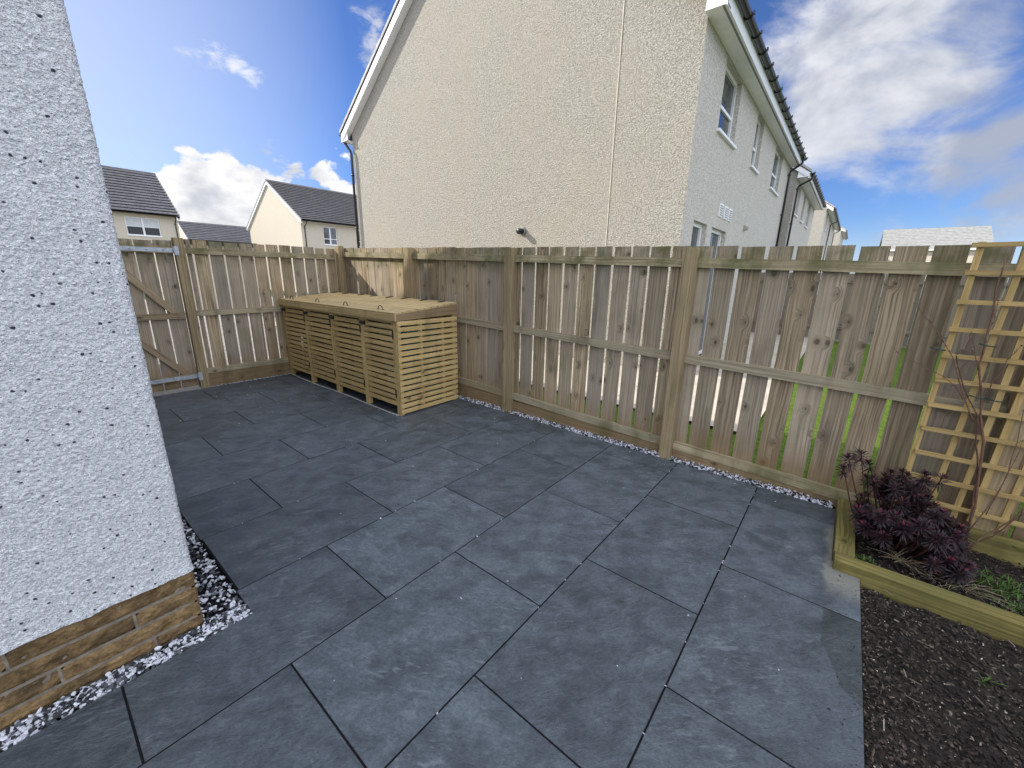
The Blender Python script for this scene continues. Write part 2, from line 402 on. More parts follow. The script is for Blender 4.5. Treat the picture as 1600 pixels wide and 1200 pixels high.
JOINT = plain('joint_bed', (0.012, 0.012, 0.013), .95, .1)

def grass_fn(t):
    P = t.pos(); n = t.noise(P, 28, 6, .7); m = t.noise(P, 1.2, 4)
    c = t.mix(t.rng(n, .3, .7), (0.035, 0.07, 0.010), (0.13, 0.20, 0.025))
    c = t.mix(t.rng(m, .4, .7, 0, .4), c, (0.16, 0.19, 0.04))
    return {'Base Color': c, 'Roughness': .9, 'Specular IOR Level': .1, 'Normal': t.bump(n, .03)}
GRASS = material('lawn_grass', grass_fn)
def soil_fn(t):
    P = t.obj(); n = t.noise(P, 45, 8, .7); n2 = t.noise(P, 3, 4)
    c = t.mix(t.rng(n, .3, .7), (0.010, 0.008, 0.007), (0.060, 0.047, 0.038))
    c = t.mix(t.rng(n2, .4, .7, 0, .5), c, (0.030, 0.024, 0.02))
    return {'Base Color': c, 'Roughness': .95, 'Specular IOR Level': .2, 'Normal': t.bump(n, .02)}
SOIL = material('dark_soil', soil_fn)
GROUND = plain('open_ground', (0.13, 0.14, 0.08), .95, .1, vary=.4, sc=1.5, bump=.02)
PATHM = plain('light_path_paving', (0.42, 0.38, 0.31), .9, .2, vary=.15, sc=3, bump=.003)
DRIVE = plain('driveway_paving', (0.26, 0.24, 0.22), .9, .2, vary=.2, sc=3, bump=.003)

def tone_mat(name, stops, rough=.8, spec=.3):
    """piece-by-piece colour from the tn attribute"""
    def fn(t):
        tn = t.attr('tn', 'Fac'); wc = t.attr('wc')
        r = t.n.new('ShaderNodeValToRGB'); t.set(r, 0, tn); r.color_ramp.interpolation = 'LINEAR'
        el = r.color_ramp.elements
        el[0].position = stops[0][0]; el[0].color = (*stops[0][1], 1); el[1].position = stops[-1][0]; el[1].color = (*stops[-1][1], 1)
        for p, c in stops[1:-1]:
            q = el.new(p); q.color = (*c, 1)
        n = t.rng(t.noise(wc, 60, 4), .3, .7, .75, 1.2)
        return {'Base Color': t.mix(1.0, r.outputs[0], t.comb(n, n, n), 'MULTIPLY'), 'Roughness': rough, 'Specular IOR Level': spec}
    return material(name, fn)
CHIPS = tone_mat('slate_and_white_chips', [(0, (.02, .021, .024)), (.42, (.07, .075, .085)), (.56, (.13, .14, .155)), (.60, (.42, .43, .47)), (1, (.74, .75, .80))], .6)
BARKM = tone_mat('bark_bits', [(0, (.010, .009, .008)), (.6, (.055, .042, .034)), (.85, (.15, .115, .085)), (.96, (.26, .21, .16)), (1, (.60, .56, .50))], .9, .2)
TILES = None
def tile_fn(t):
    P = t.obj(); x, y, z = t.sep(P); tn = t.attr('tn', 'Fac')
    row = t.math('FLOOR', t.math('MULTIPLY', tn, 40.0))
    xs = t.math('ADD', t.math('DIVIDE', x, 0.33), t.math('MULTIPLY', t.math('MODULO', row, 2.0), .5))
    fr = t.math('ABSOLUTE', t.math('SUBTRACT', t.math('FRACT', xs), .5))
    jt = t.rng(fr, .47, .495)
    idv = t.new('ShaderNodeTexWhiteNoise', {'Vector': t.comb(t.math('FLOOR', xs), row, 0)}, noise_dimensions='3D').outputs[0]
    k = t.math('MULTIPLY_ADD', idv, .25, .88)
    c = t.mix(1.0, (0.17, 0.16, 0.162), t.comb(k, k, k), 'MULTIPLY')
    c = t.mix(t.math('MULTIPLY', jt, .6), c, (.02, .02, .02))
    return {'Base Color': c, 'Roughness': .62, 'Specular IOR Level': .35, 'Normal': t.bump(t.math('ADD', t.noise(P, 30, 4), t.math('MULTIPLY', jt, -1.5)), .004)}
TILES = material('dark_roof_tiles', tile_fn)
GREYT = plain('pale_grey_tiles', (0.27, 0.27, 0.26), .8, .2, vary=.15, sc=3)
LEAF = tone_mat('purple_leaves', [(0, (.010, .007, .011)), (.6, (.024, .009, .014)), (.88, (.050, .012, .018)), (1, (.15, .016, .035))], .5, .4)
STEMP = tone_mat('purple_stems', [(0, (.03, .012, .014)), (1, (.07, .03, .022))], .6)
ROSE = tone_mat('rose_stem', [(0, (.11, .055, .04)), (.6, (.17, .09, .06)), (1, (.22, .17, .09))], .6)
DRY = tone_mat('dry_stems', [(0, (.16, .11, .06)), (1, (.36, .30, .20))], .9)
WEED = tone_mat('green_blades', [(0, (.03, .07, .012)), (1, (.10, .17, .03))], .6)
TIE = plain('green_plant_tie', (0.012, 0.05, 0.035), .5)

# ------------------------------------------------------------------ ground and paving
def sheet(name, x0, x1, y0, y1, z, mat, n=1):
    b = MB(); b.add([(x0, y0, z), (x1, y0, z), (x1, y1, z), (x0, y1, z)], [(0, 1, 2, 3)])
    return tag(b.build(name, mat), kind='structure')
sheet('ground', -900, 900, -900, 900, -0.20, GROUND)
sheet('lawn', 2.53, 13.5, -13, 0.6, -0.10, GRASS)
sheet('path', 3.75, 5.985, -1.66, 10, -0.06, PATHM)
sheet('path', 3.75, 16, -3.35, -1.66, -0.064, PATHM)
sheet('driveway', -14, 40, 2.80, 24, -0.09, DRIVE)
b = MB()
for x0, x1, y0, y1 in ((-6, 2.50, -4.2345, 2.62), (-6, -.3005, -8, -4.2346)):
    b.add([(x0, y0, -.022), (x1, y0, -.022), (x1, y1, -.022), (x0, y1, -.022)], [(0, 1, 2, 3)])
tag(b.build('joint_bed', JOINT), kind='structure')
b = MB()
for x0, x1, y0, y1 in ((-.5745, 2.384, -4.107, 2.534), (-.5745, 1.694, -4.234, -4.1071), (-5.4, -.5746, -4.234, -2.0265)):
    b.add([(x0, y0, -.0028), (x1, y0, -.0028), (x1, y1, -.0028), (x0, y1, -.0028)], [(0, 1, 2, 3)])
tag(b.build('dark_grout', JOINT), kind='structure')
b = MB(); b.box(-0.78, 0.40, 2.555, 2.80, -0.12, 0.012, tn=.5); tag(b.build('threshold', CONC), kind='structure')

# slabs: courses along x, 600 deep; half bond
b = MB(); G = 0.0038
PX, PY = 0.904, 0.605
def slab(x0, x1, y0, y1):
    if x1 - x0 < .03 or y1 - y0 < .02: return
    tn = random.random(); o = (random.uniform(0, 60), random.uniform(0, 60), 0)
    dz = random.uniform(-.0007, .0007); c = .0008
    vs = [(x0, y0, -.02), (x1, y0, -.02), (x1, y1, -.02), (x0, y1, -.02),
          (x0, y0, dz - c), (x1, y0, dz - c), (x1, y1, dz - c), (x0, y1, dz - c),
          (x0 + c, y0 + c, dz), (x1 - c, y0 + c, dz), (x1 - c, y1 - c, dz), (x0 + c, y1 - c, dz)]
    fs = [(8, 9, 10, 11)] + [(i, (i + 1) % 4, 4 + (i + 1) % 4, 4 + i) for i in range(4)] + [(4 + i, 4 + (i + 1) % 4, 8 + (i + 1) % 4, 8 + i) for i in range(4)]
    b.add(vs, fs, [(v[0] + o[0], v[1] + o[1], 0) for v in vs], tn)
NX, NY = -0.575, -2.026        # gravel notch round the house corner
for k in range(-5, 13):
    ya, yb = -PY * (k + 1) + G, -PY * k - G
    if k <= -5: yb = min(yb, 2.53)
    if ya > 2.5: continue
    yb = min(yb, 2.535)
    off = -0.12 if k % 2 else 0.335
    for i in range(-7, 5):
        xa, xb = off + PX * i + G, off + PX * (i + 1) - G
        xb = min(xb, 2.385)
        if xb - xa < .03 or xb < -5.5: continue
        if k >= 7: xb = min(xb, 1.0e9)
        if ya < -4.24:                       # bark bed starts here for x > -0.4
            continue
        if k == 6 and xb > 1.70:             # cut round the raised bed corner
            if xa < 1.695:
                slab(xa, 1.695, ya, yb); slab(1.695, xb, -4.108, yb)
            else: slab(xa, xb, -4.108, yb)
            continue
        # split against the house notch (x < NX and y > NY)
        if xa >= NX or yb <= NY:
            slab(xa, xb, ya, yb)
        else:
            if xb > NX: slab(NX, xb, max(ya, NY) if ya < NY else ya, yb)
            if ya < NY: slab(xa, xb, ya, NY)
for k in range(7, 13):                       # paving continues behind the photographer
    off = -0.12 if k % 2 else 0.335
    for i in range(-7, 1):
        xa, xb = off + PX * i + G, off + PX * (i + 1) - G
        if xb < -5.5: continue
        slab(xa, min(xb, -.30), -PY * (k + 1) + G, -PY * k - G)
tag(b.build('patio', SLAB), kind='structure')

# ------------------------------------------------------------------ loose stones
ICO_V = []
ph = (1 + 5 ** .5) / 2
for s1 in (-1, 1):
    for s2 in (-1, 1):
        ICO_V += [(0, s1, s2 * ph), (s1, s2 * ph, 0), (s2 * ph, 0, s1)]
ICO_V = [Vector(v).normalized() for v in ICO_V]
def hull_faces():
    import bmesh
    bm = bmesh.new(); vs = [bm.verts.new(v) for v in ICO_V]
    bmesh.ops.convex_hull(bm, input=vs); bm.verts.index_update()
    f = [tuple(v.index for v in fc.verts) for fc in bm.faces]; bm.free(); return f
ICO_F = hull_faces()
def chip(b, x, y, z, r, tn, flat=.55, long=1.5):
    m = Matrix.Rotation(random.uniform(0, 6.28), 3, 'Z') @ Matrix.Rotation(random.gauss(0, .5), 3, 'X') @ Matrix.Rotation(random.gauss(0, .5), 3, 'Y')
    sx, sy, sz = r * random.uniform(.9, long), r * random.uniform(.6, 1), r * flat * random.uniform(.6, 1.2)
    vs = []
    for v in ICO_V:
        k = random.uniform(.65, 1.12)
        vs.append(m @ Vector((v.x * sx * k, v.y * sy * k, v.z * sz * k)) + Vector((x, y, z)))
    b.add(vs, ICO_F, [v - Vector((x, y, z)) + Vector((random.random(), 0, 0)) for v in vs], tn)
def chip_tone(pw):
    return random.uniform(.60, 1) if random.random() < pw else random.uniform(0, .56)
b = MB()                                         # beside the house
for i in range(4300):
    u = random.random()
    if u < .42: x, y = random.uniform(-.735, NX - .006), random.uniform(-2.02, .6)
    else: x, y = random.uniform(-2.0, NX - .006), random.uniform(NY + .006, -1.925)
    r = random.uniform(.006, .0135)
    chip(b, x, y, random.uniform(-.018, .002), r, chip_tone(.5))
tag(b.build('gravel', CHIPS), 'slate and white stone chippings packed round the base of the white house corner', kind='stuff')
b = MB()                                         # along the long fence
for i in range(4600):
    y = random.uniform(-4.09, 2.5); wd = .045 if y > -1 else .05
    x = random.uniform(2.388, 2.485)
    if y > -.2 and random.random() < .6: continue
    chip(b, x, y, random.uniform(-.016, .004) + (x - 2.388) * .10, random.uniform(.006, .013), chip_tone(.66))
for i in range(500):
    chip(b, random.uniform(.47, 1.5), random.uniform(2.535, 2.585), random.uniform(-.01, .006), random.uniform(.005, .010), chip_tone(.7))
tag(b.build('gravel', CHIPS), 'narrow band of white and slate chippings along the foot of the fences', kind='stuff')
b = MB()                                         # strays on the paving
for i in range(420):
    u = random.random()
    if u < .38: x, y = random.gauss(.9, .35), random.gauss(1.5, .55)
    elif u < .55: x, y = random.gauss(1.9, .3), random.gauss(-.7, .4)
    elif u < .72: x, y = random.gauss(.1, .35), random.gauss(1.5, .6)
    elif u < .92: x, y = random.uniform(-.5, 2.35), random.uniform(-4.0, 2.3)
    else: x, y = random.uniform(2.2, 2.38), random.uniform(-4.0, -1)
    if x < -.5 or x > 2.37 or y > 2.5 or y < -4.1 or (x > 1.46 and y > -.3): continue
    r = random.uniform(.0015, .0042) if random.random() < .9 else random.uniform(.004, .007)
    chip(b, x, y, r * .4, r, random.uniform(.62, 1))
for i in range(46):                              # caught in the joints
    k = random.randint(1, 6); x = random.uniform(-.5, 2.3)
    chip(b, x, -PY * k, .001, random.uniform(.003, .0055), random.uniform(.65, 1))
tag(b.build('stray_chips', CHIPS), 'tiny pale stone chips scattered over the dark slabs', kind='stuff')

# ------------------------------------------------------------------ soil and bark
def ground_patch(name, x0, x1, y0, y1, z, amp, step, mat):
    nx, ny = int((x1 - x0) / step), int((y1 - y0) / step)
    vs = []; fs = []
    for j in range(ny + 1):
        for i in range(nx + 1):
            x, y = x0 + (x1 - x0) * i / nx, y0 + (y1 - y0) * j / ny
            h = mnoise.fractal(Vector((x * 9, y * 9, z)), 1, 2, 4) * amp + mnoise.noise(Vector((x * 2, y * 2, 3))) * amp
            vs.append((x, y, z + h))
    for j in range(ny):
        for i in range(nx):
            k = j * (nx + 1) + i; fs.append((k, k + 1, k + nx + 2, k + nx + 1))
    b = MB(); b.add(vs, fs, smooth=True)
    return tag(b.build(name, mat, recalc=False), kind='structure')
ground_patch('soil', -.30, 1.60, -7.0, -4.236, -.034, .020, .02, SOIL)
ground_patch('soil', 1.70, 2.48, -7.0, -4.20, .01, .02, .02, SOIL)
b = MB()
for i in range(15000):
    x, y = random.uniform(-.25, 1.6), -4.24 - abs(random.random() ** 1.3) * 1.5
    z = -.034 + .020 * (mnoise.fractal(Vector((x * 9, y * 9, -.034)), 1, 2, 4) + mnoise.noise(Vector((x * 2, y * 2, 3)))) + random.uniform(-.002, .009)
    u = random.random()
    if u < .80: chip(b, x, y, z, random.uniform(.003, .010), random.uniform(0, .72), .5, 2.0)
    elif u < .975: chip(b, x, y, z + .002, random.uniform(.002, .006), random.uniform(.7, .95), .5, 3.0)
    else: chip(b, x, y, z + .005, random.uniform(.002, .0045), random.uniform(.97, 1), .6, 1.4)
for i in range(160):
    x, y = random.uniform(-.2, 1.6), -4.235 + abs(random.gauss(0, .05)); chip(b, x, y, .002, random.uniform(.0012, .0035), random.uniform(0, .8), .6, 1.8)
for i in range(45):
    x, y = random.uniform(-.2, 1.6), random.uniform(-5.4, -4.26); a = random.uniform(0, 6.28); L = random.uniform(.02, .07)
    z = -.012 + random.uniform(0, .01)
    b.tube([(x, y, z), (x + math.cos(a) * L, y + math.sin(a) * L, z + random.uniform(-.004, .01))], random.uniform(.001, .003), 5, tn=random.uniform(.75, .99), smooth=False)
for i in range(2200):
    x, y = random.uniform(1.71, 2.33), random.uniform(-5.3, -4.22)
    chip(b, x, y, .018 + random.uniform(-.006, .014), random.uniform(.003, .009), random.uniform(0, .85), .5, 2.2)
tag(b.build('bark_mulch', BARKM), 'dark bark and compost crumbs covering the planting bed', kind='stuff')

# ------------------------------------------------------------------ near house (the builder's own wall)
HX, HY = -0.735, -1.911
EAVE, RISE = 5.15, 0.70
own = thing('white_house', 'white dry dashed house corner on a sandstone base at the left edge', 'house', (HX, HY, 0))
def rough_strip():
    """south and east face round the corner as one sheet with real surface relief"""
    ss = list(np.arange(-0.75, 0.14, .0052)); ss = [-7.0, -4.0, -2.5, -1.5, -1.1] + ss + [.3, .7, 1.5, 3, 6, 9.35]
    zs = [0.0] + list(np.arange(0.0, 2.45, .0056)); zs = [z + .279 for z in zs[1:]] + [3.0, 3.6, 4.3, EAVE]
    vs = []; 
    for z in zs:
        for s in ss:
            if s < -.012: p = Vector((HX + s, HY, z)); n = Vector((0, -1, 0))
            elif s > .012: p = Vector((HX, HY + s, z)); n = Vector((1, 0, 0))
            else:
                a = (s + .012) / .024 * math.pi / 2
                p = Vector((HX - .012 + .012 * math.sin(a), HY + .012 - .012 * math.cos(a), z)); n = Vector((math.sin(a), -math.cos(a), 0))
            q = Vector((s * 170, z * 190, 0.5))
            h = mnoise.noise(q) * .0036 + mnoise.noise(q * .5) * .0018 + mnoise.noise(Vector((s * 9, z * 9, 1))) * .002
            lip = math.exp(-((z - .279) / .02) ** 2) * .004
            if z < .29 and -0.8 < s < 0.2: p.z += mnoise.noise(Vector((s * 14, 7, 0))) * .006
            vs.append(p + n * (h + lip + .004))
    nx = len(ss); fs = []
    for j in range(len(zs) - 1):
        for i in range(nx - 1):
            k = j * nx + i; fs.append((k, k + 1, k + nx + 1, k + nx))
    return vs, fs
b = MB(); v_, f_ = rough_strip(); b.add(v_, f_, smooth=True)
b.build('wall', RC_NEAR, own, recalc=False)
b = MB()
YN = HY + 9.35; YM = (HY + YN) / 2; RZ = EAVE + (YN - HY) / 2 * RISE
b.add([(HX, HY, EAVE), (HX, YN, EAVE), (HX, YM, RZ), (-9, HY, EAVE), (-9, YN, EAVE), (-9, YM, RZ), (-9, HY, -.1), (-9, YN, -.1), (HX, YN, -.1)],
      [(0, 1, 2), (3, 5, 4), (6, 3, 4, 7), (7, 4, 1, 8)])
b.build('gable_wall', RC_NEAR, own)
# stone plinth: four thin courses of split blocks
mor = MB(); mor.box(HX - 6, HX - .014, HY + .005, HY + .12, -.1, .279); mor.box(HX - .12, HX - .016, HY + .018, YN, -.1, .278)
pl = MB()
def block(s0, s1, z0, z1, side, seg=10):
    """rough-faced block on the south (side 0) or east (side 1) face"""
    tn = random.random(); o = Vector((random.uniform(0, 30), random.uniform(0, 30), 0)); vs = []; wc = []
    ns = max(3, int((s1 - s0) / .012)); nz = 6
    for j in range(nz + 1):
        for i in range(ns + 1):
            s = s0 + (s1 - s0) * i / ns; z = z0 + (z1 - z0) * j / nz
            ed = min(1, min(i, ns - i) / 1.2, min(j, nz - j) / 1.5)
            h = .001 + ed * (.007 + mnoise.fractal(Vector((s * 16 + o.x, z * 26 + o.y, side)), 1, 2, 5) * .010)
            if side == 0: p = (HX + s, HY + .006 - h, z)
            else: p = (HX - .006 + h, HY + s, z)
            vs.append(p); wc.append((s + o.x, o.y + side, z))
    nx = ns + 1; fs = [(j * nx + i, j * nx + i + 1, j * nx + nx + i + 1, j * nx + nx + i) for j in range(nz) for i in range(ns)]
    k = len(vs); D = .03                     # short returns so that the block has depth
    rim = [i for i in range(nx)] + [j * nx + nx - 1 for j in range(1, nz + 1)] + [nz * nx + i for i in range(nx - 2, -1, -1)] + [j * nx for j in range(nz - 1, 0, -1)]
    for r in rim:
        p = vs[r]
        vs.append((p[0], HY + D, p[2]) if side == 0 else (HX - D, p[1], p[2])); wc.append(wc[r])
    m = len(rim)
    for i in range(m): fs.append((rim[i], k + i, k + (i + 1) % m, rim[(i + 1) % m]))
    pl.add(vs, fs, wc, tn)
zc = [-.02, .043, .118, .196, .276]
for ci in range(4):
    z0, z1 = zc[ci] + .008, zc[ci + 1] - .005
    s = 0.0; lens = [[.16, .62, .5], [.42, .34, .6], [.20, .55, .55], [.52, .6, .3]][ci]; q = 0
    while s > -4:
        L = lens[q] if q < 3 else random.uniform(.3, .6); q += 1
        block(s - L, s - (.009 if s < 0 else 0.0), z0, z1, 0); s -= L
    s = 0.0; q = 0
    while s < 2.4:
        L = random.uniform(.2, .5)
        block(s + (.009 if s > 0 else 0.0), s + L, z0, z1, 1); s += L
mo = mor.build('plinth', MORTAR, own)
st_ = pl.build('stone_facing', STONE, own, recalc=False)

def roof_courses(b, x0, x1, ye, ze, yr, zr, n, thick=.03, cap=True):
    """stepped tile courses from eave line (ye,ze) to ridge (yr,zr)"""
    if thick > .05:
        q = .2 if yr > ye else -.2; dz = .2 * (zr - ze) / abs(yr - ye)
        b.prism([(ye + q, ze + dz - .03), (yr, zr - .03), (yr, zr - .06), (ye + q, ze + dz - .06)], x0 + .02, x1 - .02, 0, tn=.01)
    for i in range(n):
        a, c = i / n, (i + 1) / n
        ya, za, yc, zc2 = ye + (yr - ye) * a, ze + (zr - ze) * a, ye + (yr - ye) * c, ze + (zr - ze) * c
        s = 1 if yr > ye else -1
        m = (zr - ze) / abs(yr - ye)
        if thick < .05: low_ = [(ya + s * .01, za - .015), (ya + s * .01, za + thick * .5), (ya, za + thick * .55)]
        else: low_ = [(ya + s * .15, za + .15 * m - .02), (ya + s * .15, za + .15 * m + .02), (ya, za + thick * .74)]   # deep shadowed lip
        b.prism(low_ + [(ya, za + thick + .012), (yc + s * .04, zc2 + thick * .35), (yc + s * .04, zc2 - .02)], x0, x1, 0, tn=(i % 40) / 40 + .01)
b = MB()
for (ya, s) in ((HY - .35, 1), (YN + .35, -1)):
    roof_courses(b, -9.2, HX + .16, ya, EAVE - .35 * RISE + .06, YM, RZ + .06, 18)
b.build('roof', TILES, own)
for ya_, yb_ in ((HY - .33, HY), (YN, YN + .33)):
    b = MB(); b.box(-9.2, HX + .16, ya_, yb_, EAVE - .21, EAVE - .18, tn=.5); b.build('soffit', WHITE, own)

# ------------------------------------------------------------------ houses beyond the fences
def wall_panel(b, o, h, nrm, width, z0, z1, holes, depth=.10, mi=0):
    """sheet wall with real openings and reveals; h along the wall, nrm outward"""
    o, h, nrm = Vector(o), Vector(h), Vector(nrm)
    ss = sorted({0, width, *[q for H in holes for q in H[:2]]}); zz = sorted({z0, z1, *[q for H in holes for q in H[2:4]]})
    for i in range(len(ss) - 1):
        for j in range(len(zz) - 1):
            cs, cz = (ss[i] + ss[i + 1]) / 2, (zz[j] + zz[j + 1]) / 2
            if any(H[0] < cs < H[1] and H[2] < cz < H[3] for H in holes): continue
            P = [o + h * s + Vector((0, 0, z)) for s, z in ((ss[i], zz[j]), (ss[i + 1], zz[j]), (ss[i + 1], zz[j + 1]), (ss[i], zz[j + 1]))]
            b.add(P, [(0, 1, 2, 3)], mi=mi)
    for (a, c, za, zb) in [H[:4] for H in holes]:
        C = [o + h * s + Vector((0, 0, z)) for s, z in ((a, za), (c, za), (c, zb), (a, zb))]
        I = [p - nrm * depth for p in C]
        b.add(C + I, [(0, 1, 5, 4), (1, 2, 6, 5), (2, 3, 7, 6), (3, 0, 4, 7)], mi=mi)

def window(parent, o, h, nrm, a, c, za, zb, depth=.10, lights=2, transom=None, blind=False, name='window', sill=True):
    o, h, nrm = Vector(o), Vector(h), Vector(nrm)
    def bar(b, s0, s1, z0, z1, d0, d1):
        P = [o + h * s + Vector((0, 0, z)) - nrm * dd for dd in (d0, d1) for s, z in ((s0, z0), (s1, z0), (s1, z1), (s0, z1))]
        b.add(P, [(0, 1, 2, 3), (7, 6, 5, 4), (0, 4, 5, 1), (1, 5, 6, 2), (2, 6, 7, 3), (3, 7, 4, 0)])
    f = MB(); w = .065
    bar(f, a, a + w, za, zb, depth - .035, depth + .03); bar(f, c - w, c, za, zb, depth - .035, depth + .03)
    bar(f, a + w, c - w, za, za + w, depth - .033, depth + .03); bar(f, a + w, c - w, zb - w, zb, depth - .033, depth + .03)
    for k in range(1, lights):
        m = a + (c - a) * k / lights
        bar(f, m - w * .8, m + w * .8, za + w, zb - w, depth - .031, depth + .03)
    if transom is not None:
        bar(f, a + w, c - w, za + transom - .025, za + transom + .025, depth - .028, depth + .03)
    fo = f.build(name, WHITE, parent)
    g = MB(); bar(g, a + .01, c - .01, za + .01, zb - .01, depth + .005, depth + .02); g.build('pane', GLASS, fo)
    if blind:
        g = MB()
        for k in range(lights):
            s0, s1 = a + (c - a) * k / lights + w, a + (c - a) * (k + 1) / lights - w
            bar(g, s0, s1, za + (zb - za) * .52, zb - w, depth - .004, depth + .002)
        g.build('blind', BLIND, fo)
    if sill:
        g = MB(); bar(g, a - .06, c + .06, za - .045, za - .002, -.05, depth - .03); g.build('sill', WHITE, fo)
    return fo

def tube_part(pts, r, name, mat, parent, n=10):
    b = MB(); b.tube(pts, r, n); return b.build(name, mat, parent)

def gutter(parent, x0, x1, y, z, side=-1, r=.057, brackets=True, step=.62):
    b = MB(); n = 8; prof = []
    for k in range(n + 1):
        a = math.pi + math.pi * k / n; prof.append((y + r * math.cos(a), z + r * math.sin(a)))
    for k in range(n, -1, -1):
        a = math.pi + math.pi * k / n; prof.append((y + (r - .006) * math.cos(a), z + (r - .006) * math.sin(a)))
    b.prism(prof, x0, x1, 0)
    o = b.build('gutter', BLACKP, parent)
    if brackets:
        x = x0 + .25
        while x < x1:
            b = MB(); pr = []
            for k in range(n + 1):
                a = math.pi + math.pi * k / n; pr.append((y + (r + .016) * math.cos(a), z + (r + .016) * math.sin(a)))
            for k in range(n, -1, -1):
                a = math.pi + math.pi * k / n; pr.append((y + (r - .003) * math.cos(a), z + (r - .003) * math.sin(a)))
            pr2 = pr; b.prism(pr2, x, x + .045, 0)
            b.box(x - .005, x + .05, y + side * (r + .004), y + side * (r + .026), z - .012, z + .028, tn=.5)
            x += step; b.build('gutter_bracket', BLACKP, o)
    return o

def house(name, label, x0, x1, y0, y1, zg, eave, rise, wins=(), doors=(), mats=(RC_SIDE, RC_GABLE), ov=.13, soff=.35, ncourse=20, roofmat=None, group=None, brackets=True, blind=False, lift=.38, thick=.03):
    """two storeys, ridge along x, the front (low y) facade with openings, gable ends facing -x and +x"""
    H = thing(name, label, 'house', (x0, y0, zg), group)
    ym = (y0 + y1) / 2; rz = eave + (y1 - y0) / 2 * rise
    holes = [(a - x0, c - x0, za, zb) for (a, c, za, zb, *_) in list(wins) + list(doors)]
    b = MB(); wall_panel(b, (x0, y0, 0), (1, 0, 0), (0, -1, 0), x1 - x0, zg, eave, holes, .12)
    b.build('wall', mats[0], H, recalc=False)
    b = MB(); b.add([(x0, y1, zg), (x1, y1, zg), (x1, y1, eave), (x0, y1, eave)], [(3, 2, 1, 0)])
    b.build('wall', mats[0], H, recalc=False)
    for x in (x0, x1):
        b = MB(); b.add([(x, y0, zg), (x, y1, zg), (x, y1, eave + lift - .07), (x, ym, rz + lift - .07), (x, y0, eave + lift - .07)], [(0, 1, 2, 3, 4)])
        b.build('gable_wall', mats[1], H, recalc=False)
    for (a, c, za, zb, li, tr) in wins:
        window(H, (x0, y0, 0), (1, 0, 0), (0, -1, 0), a - x0, c - x0, za, zb, .12, li, tr, blind)
    for (a, c, za, zb, li, tr) in doors:
        window(H, (x0, y0, 0), (1, 0, 0), (0, -1, 0), a - x0, c - x0, za, zb, .12, li, tr, False, 'glazed_door', False)
    LF = lift; zE = eave - soff * rise + LF          # tile line at the eave edge
    b = MB()
    for (ye, s) in ((y0 - soff - .03, 1), (y1 + soff + .03, -1)):
        roof_courses(b, x0 - ov, x1 + ov, ye, zE, ym, rz + LF, ncourse, thick)
    ro = b.build('roof', roofmat or TILES, H)
    b = MB(); b.tube([(x0 - ov - .01, ym, rz + LF + .01), (x1 + ov + .01, ym, rz + LF + .01)], .11, 8); b.build('ridge_tile', roofmat or TILES, ro)
    # pale stepped verge units over a dark line and a white bargeboard
    for xs, sg in ((x0 - ov, -1), (x1 + ov, 1)):
        for (ye, s) in ((y0 - soff - .05, 1), (y1 + soff + .05, -1)):
            b = MB(); dk = MB(); bb = MB()
            for i in range(ncourse):
                a, c = i / ncourse, (i + 1) / ncourse
                ya, za, yc, zc2 = ye + (ym - ye) * a, zE + (rz + LF - zE) * a, ye + (ym - ye) * c, zE + (rz + LF - zE) * c
                b.prism([(ya, za - .03), (ya, za + .055), (yc, zc2 + .045), (yc, zc2 - .03)], xs + sg * -.05, xs + sg * .022, 0, tn=random.random())
            dk.prism([(ye, zE - .055), (ye, zE - .031), (ym, rz + LF - .031), (ym, rz + LF - .055)], xs - sg * .05, xs + sg * .012, 0)
            yb = ye + s * .03
            bb.prism([(yb, zE - .24), (yb, zE - .056), (ym, rz + LF - .056), (ym, rz + LF - .24)], xs - sg * .024, xs, 0)
            bb.prism([(yb, zE - .245), (yb, zE - .225), (ym, rz + LF - .225), (ym, rz + LF - .245)], (xs - sg * .024), (x0 if sg < 0 else x1), 0)
            b.build('verge', VERGE, ro); dk.build('verge_seal', BLACKP, ro); bb.build('bargeboard', WHITE, H)
    # fascia, flat soffit
    zs = eave - .06
    for (yw, s) in ((y0, -1), (y1, 1)):
        b = MB(); b.box(x0 - ov, x1 + ov, *sorted((yw + s * .002, yw + s * soff)), zs, zs + .016, tn=.5)
        so = b.build('soffit', WHITE, H)
        b = MB(); b.box(x0 - ov, x1 + ov, *sorted((yw + s * (soff - .05), yw + s * (soff - .022))), zs - .004, zs - .001, tn=.5)
        b.build('soffit_vent', VENTM, so)
        b = MB(); b.box(x0 - ov - .002, x1 + ov + .002, *sorted((yw + s * soff, yw + s * (soff + .02))), zs - .012, zE - .02, tn=.5)
        for xs in (x0 - ov + .027, x1 + ov - .047):       # box ends
            b.prism([(yw + s * .003, zs + .018), (yw + s * (soff - .003), zs + .018), (yw + s * (soff - .003), zE - .02), (yw + s * .003, zE + soff * rise - .02)], xs, xs + .02, 0)
        b.build('fascia', WHITE, H)
    gutter(H, x0 - ov, x1 + ov, y0 - soff - .082, zE - .03, -1, brackets=brackets)
    gutter(H, x0 - ov, x1 + ov, y1 + soff + .082, zE - .03, 1, brackets=False)
    H['zE'] = zE
    return H

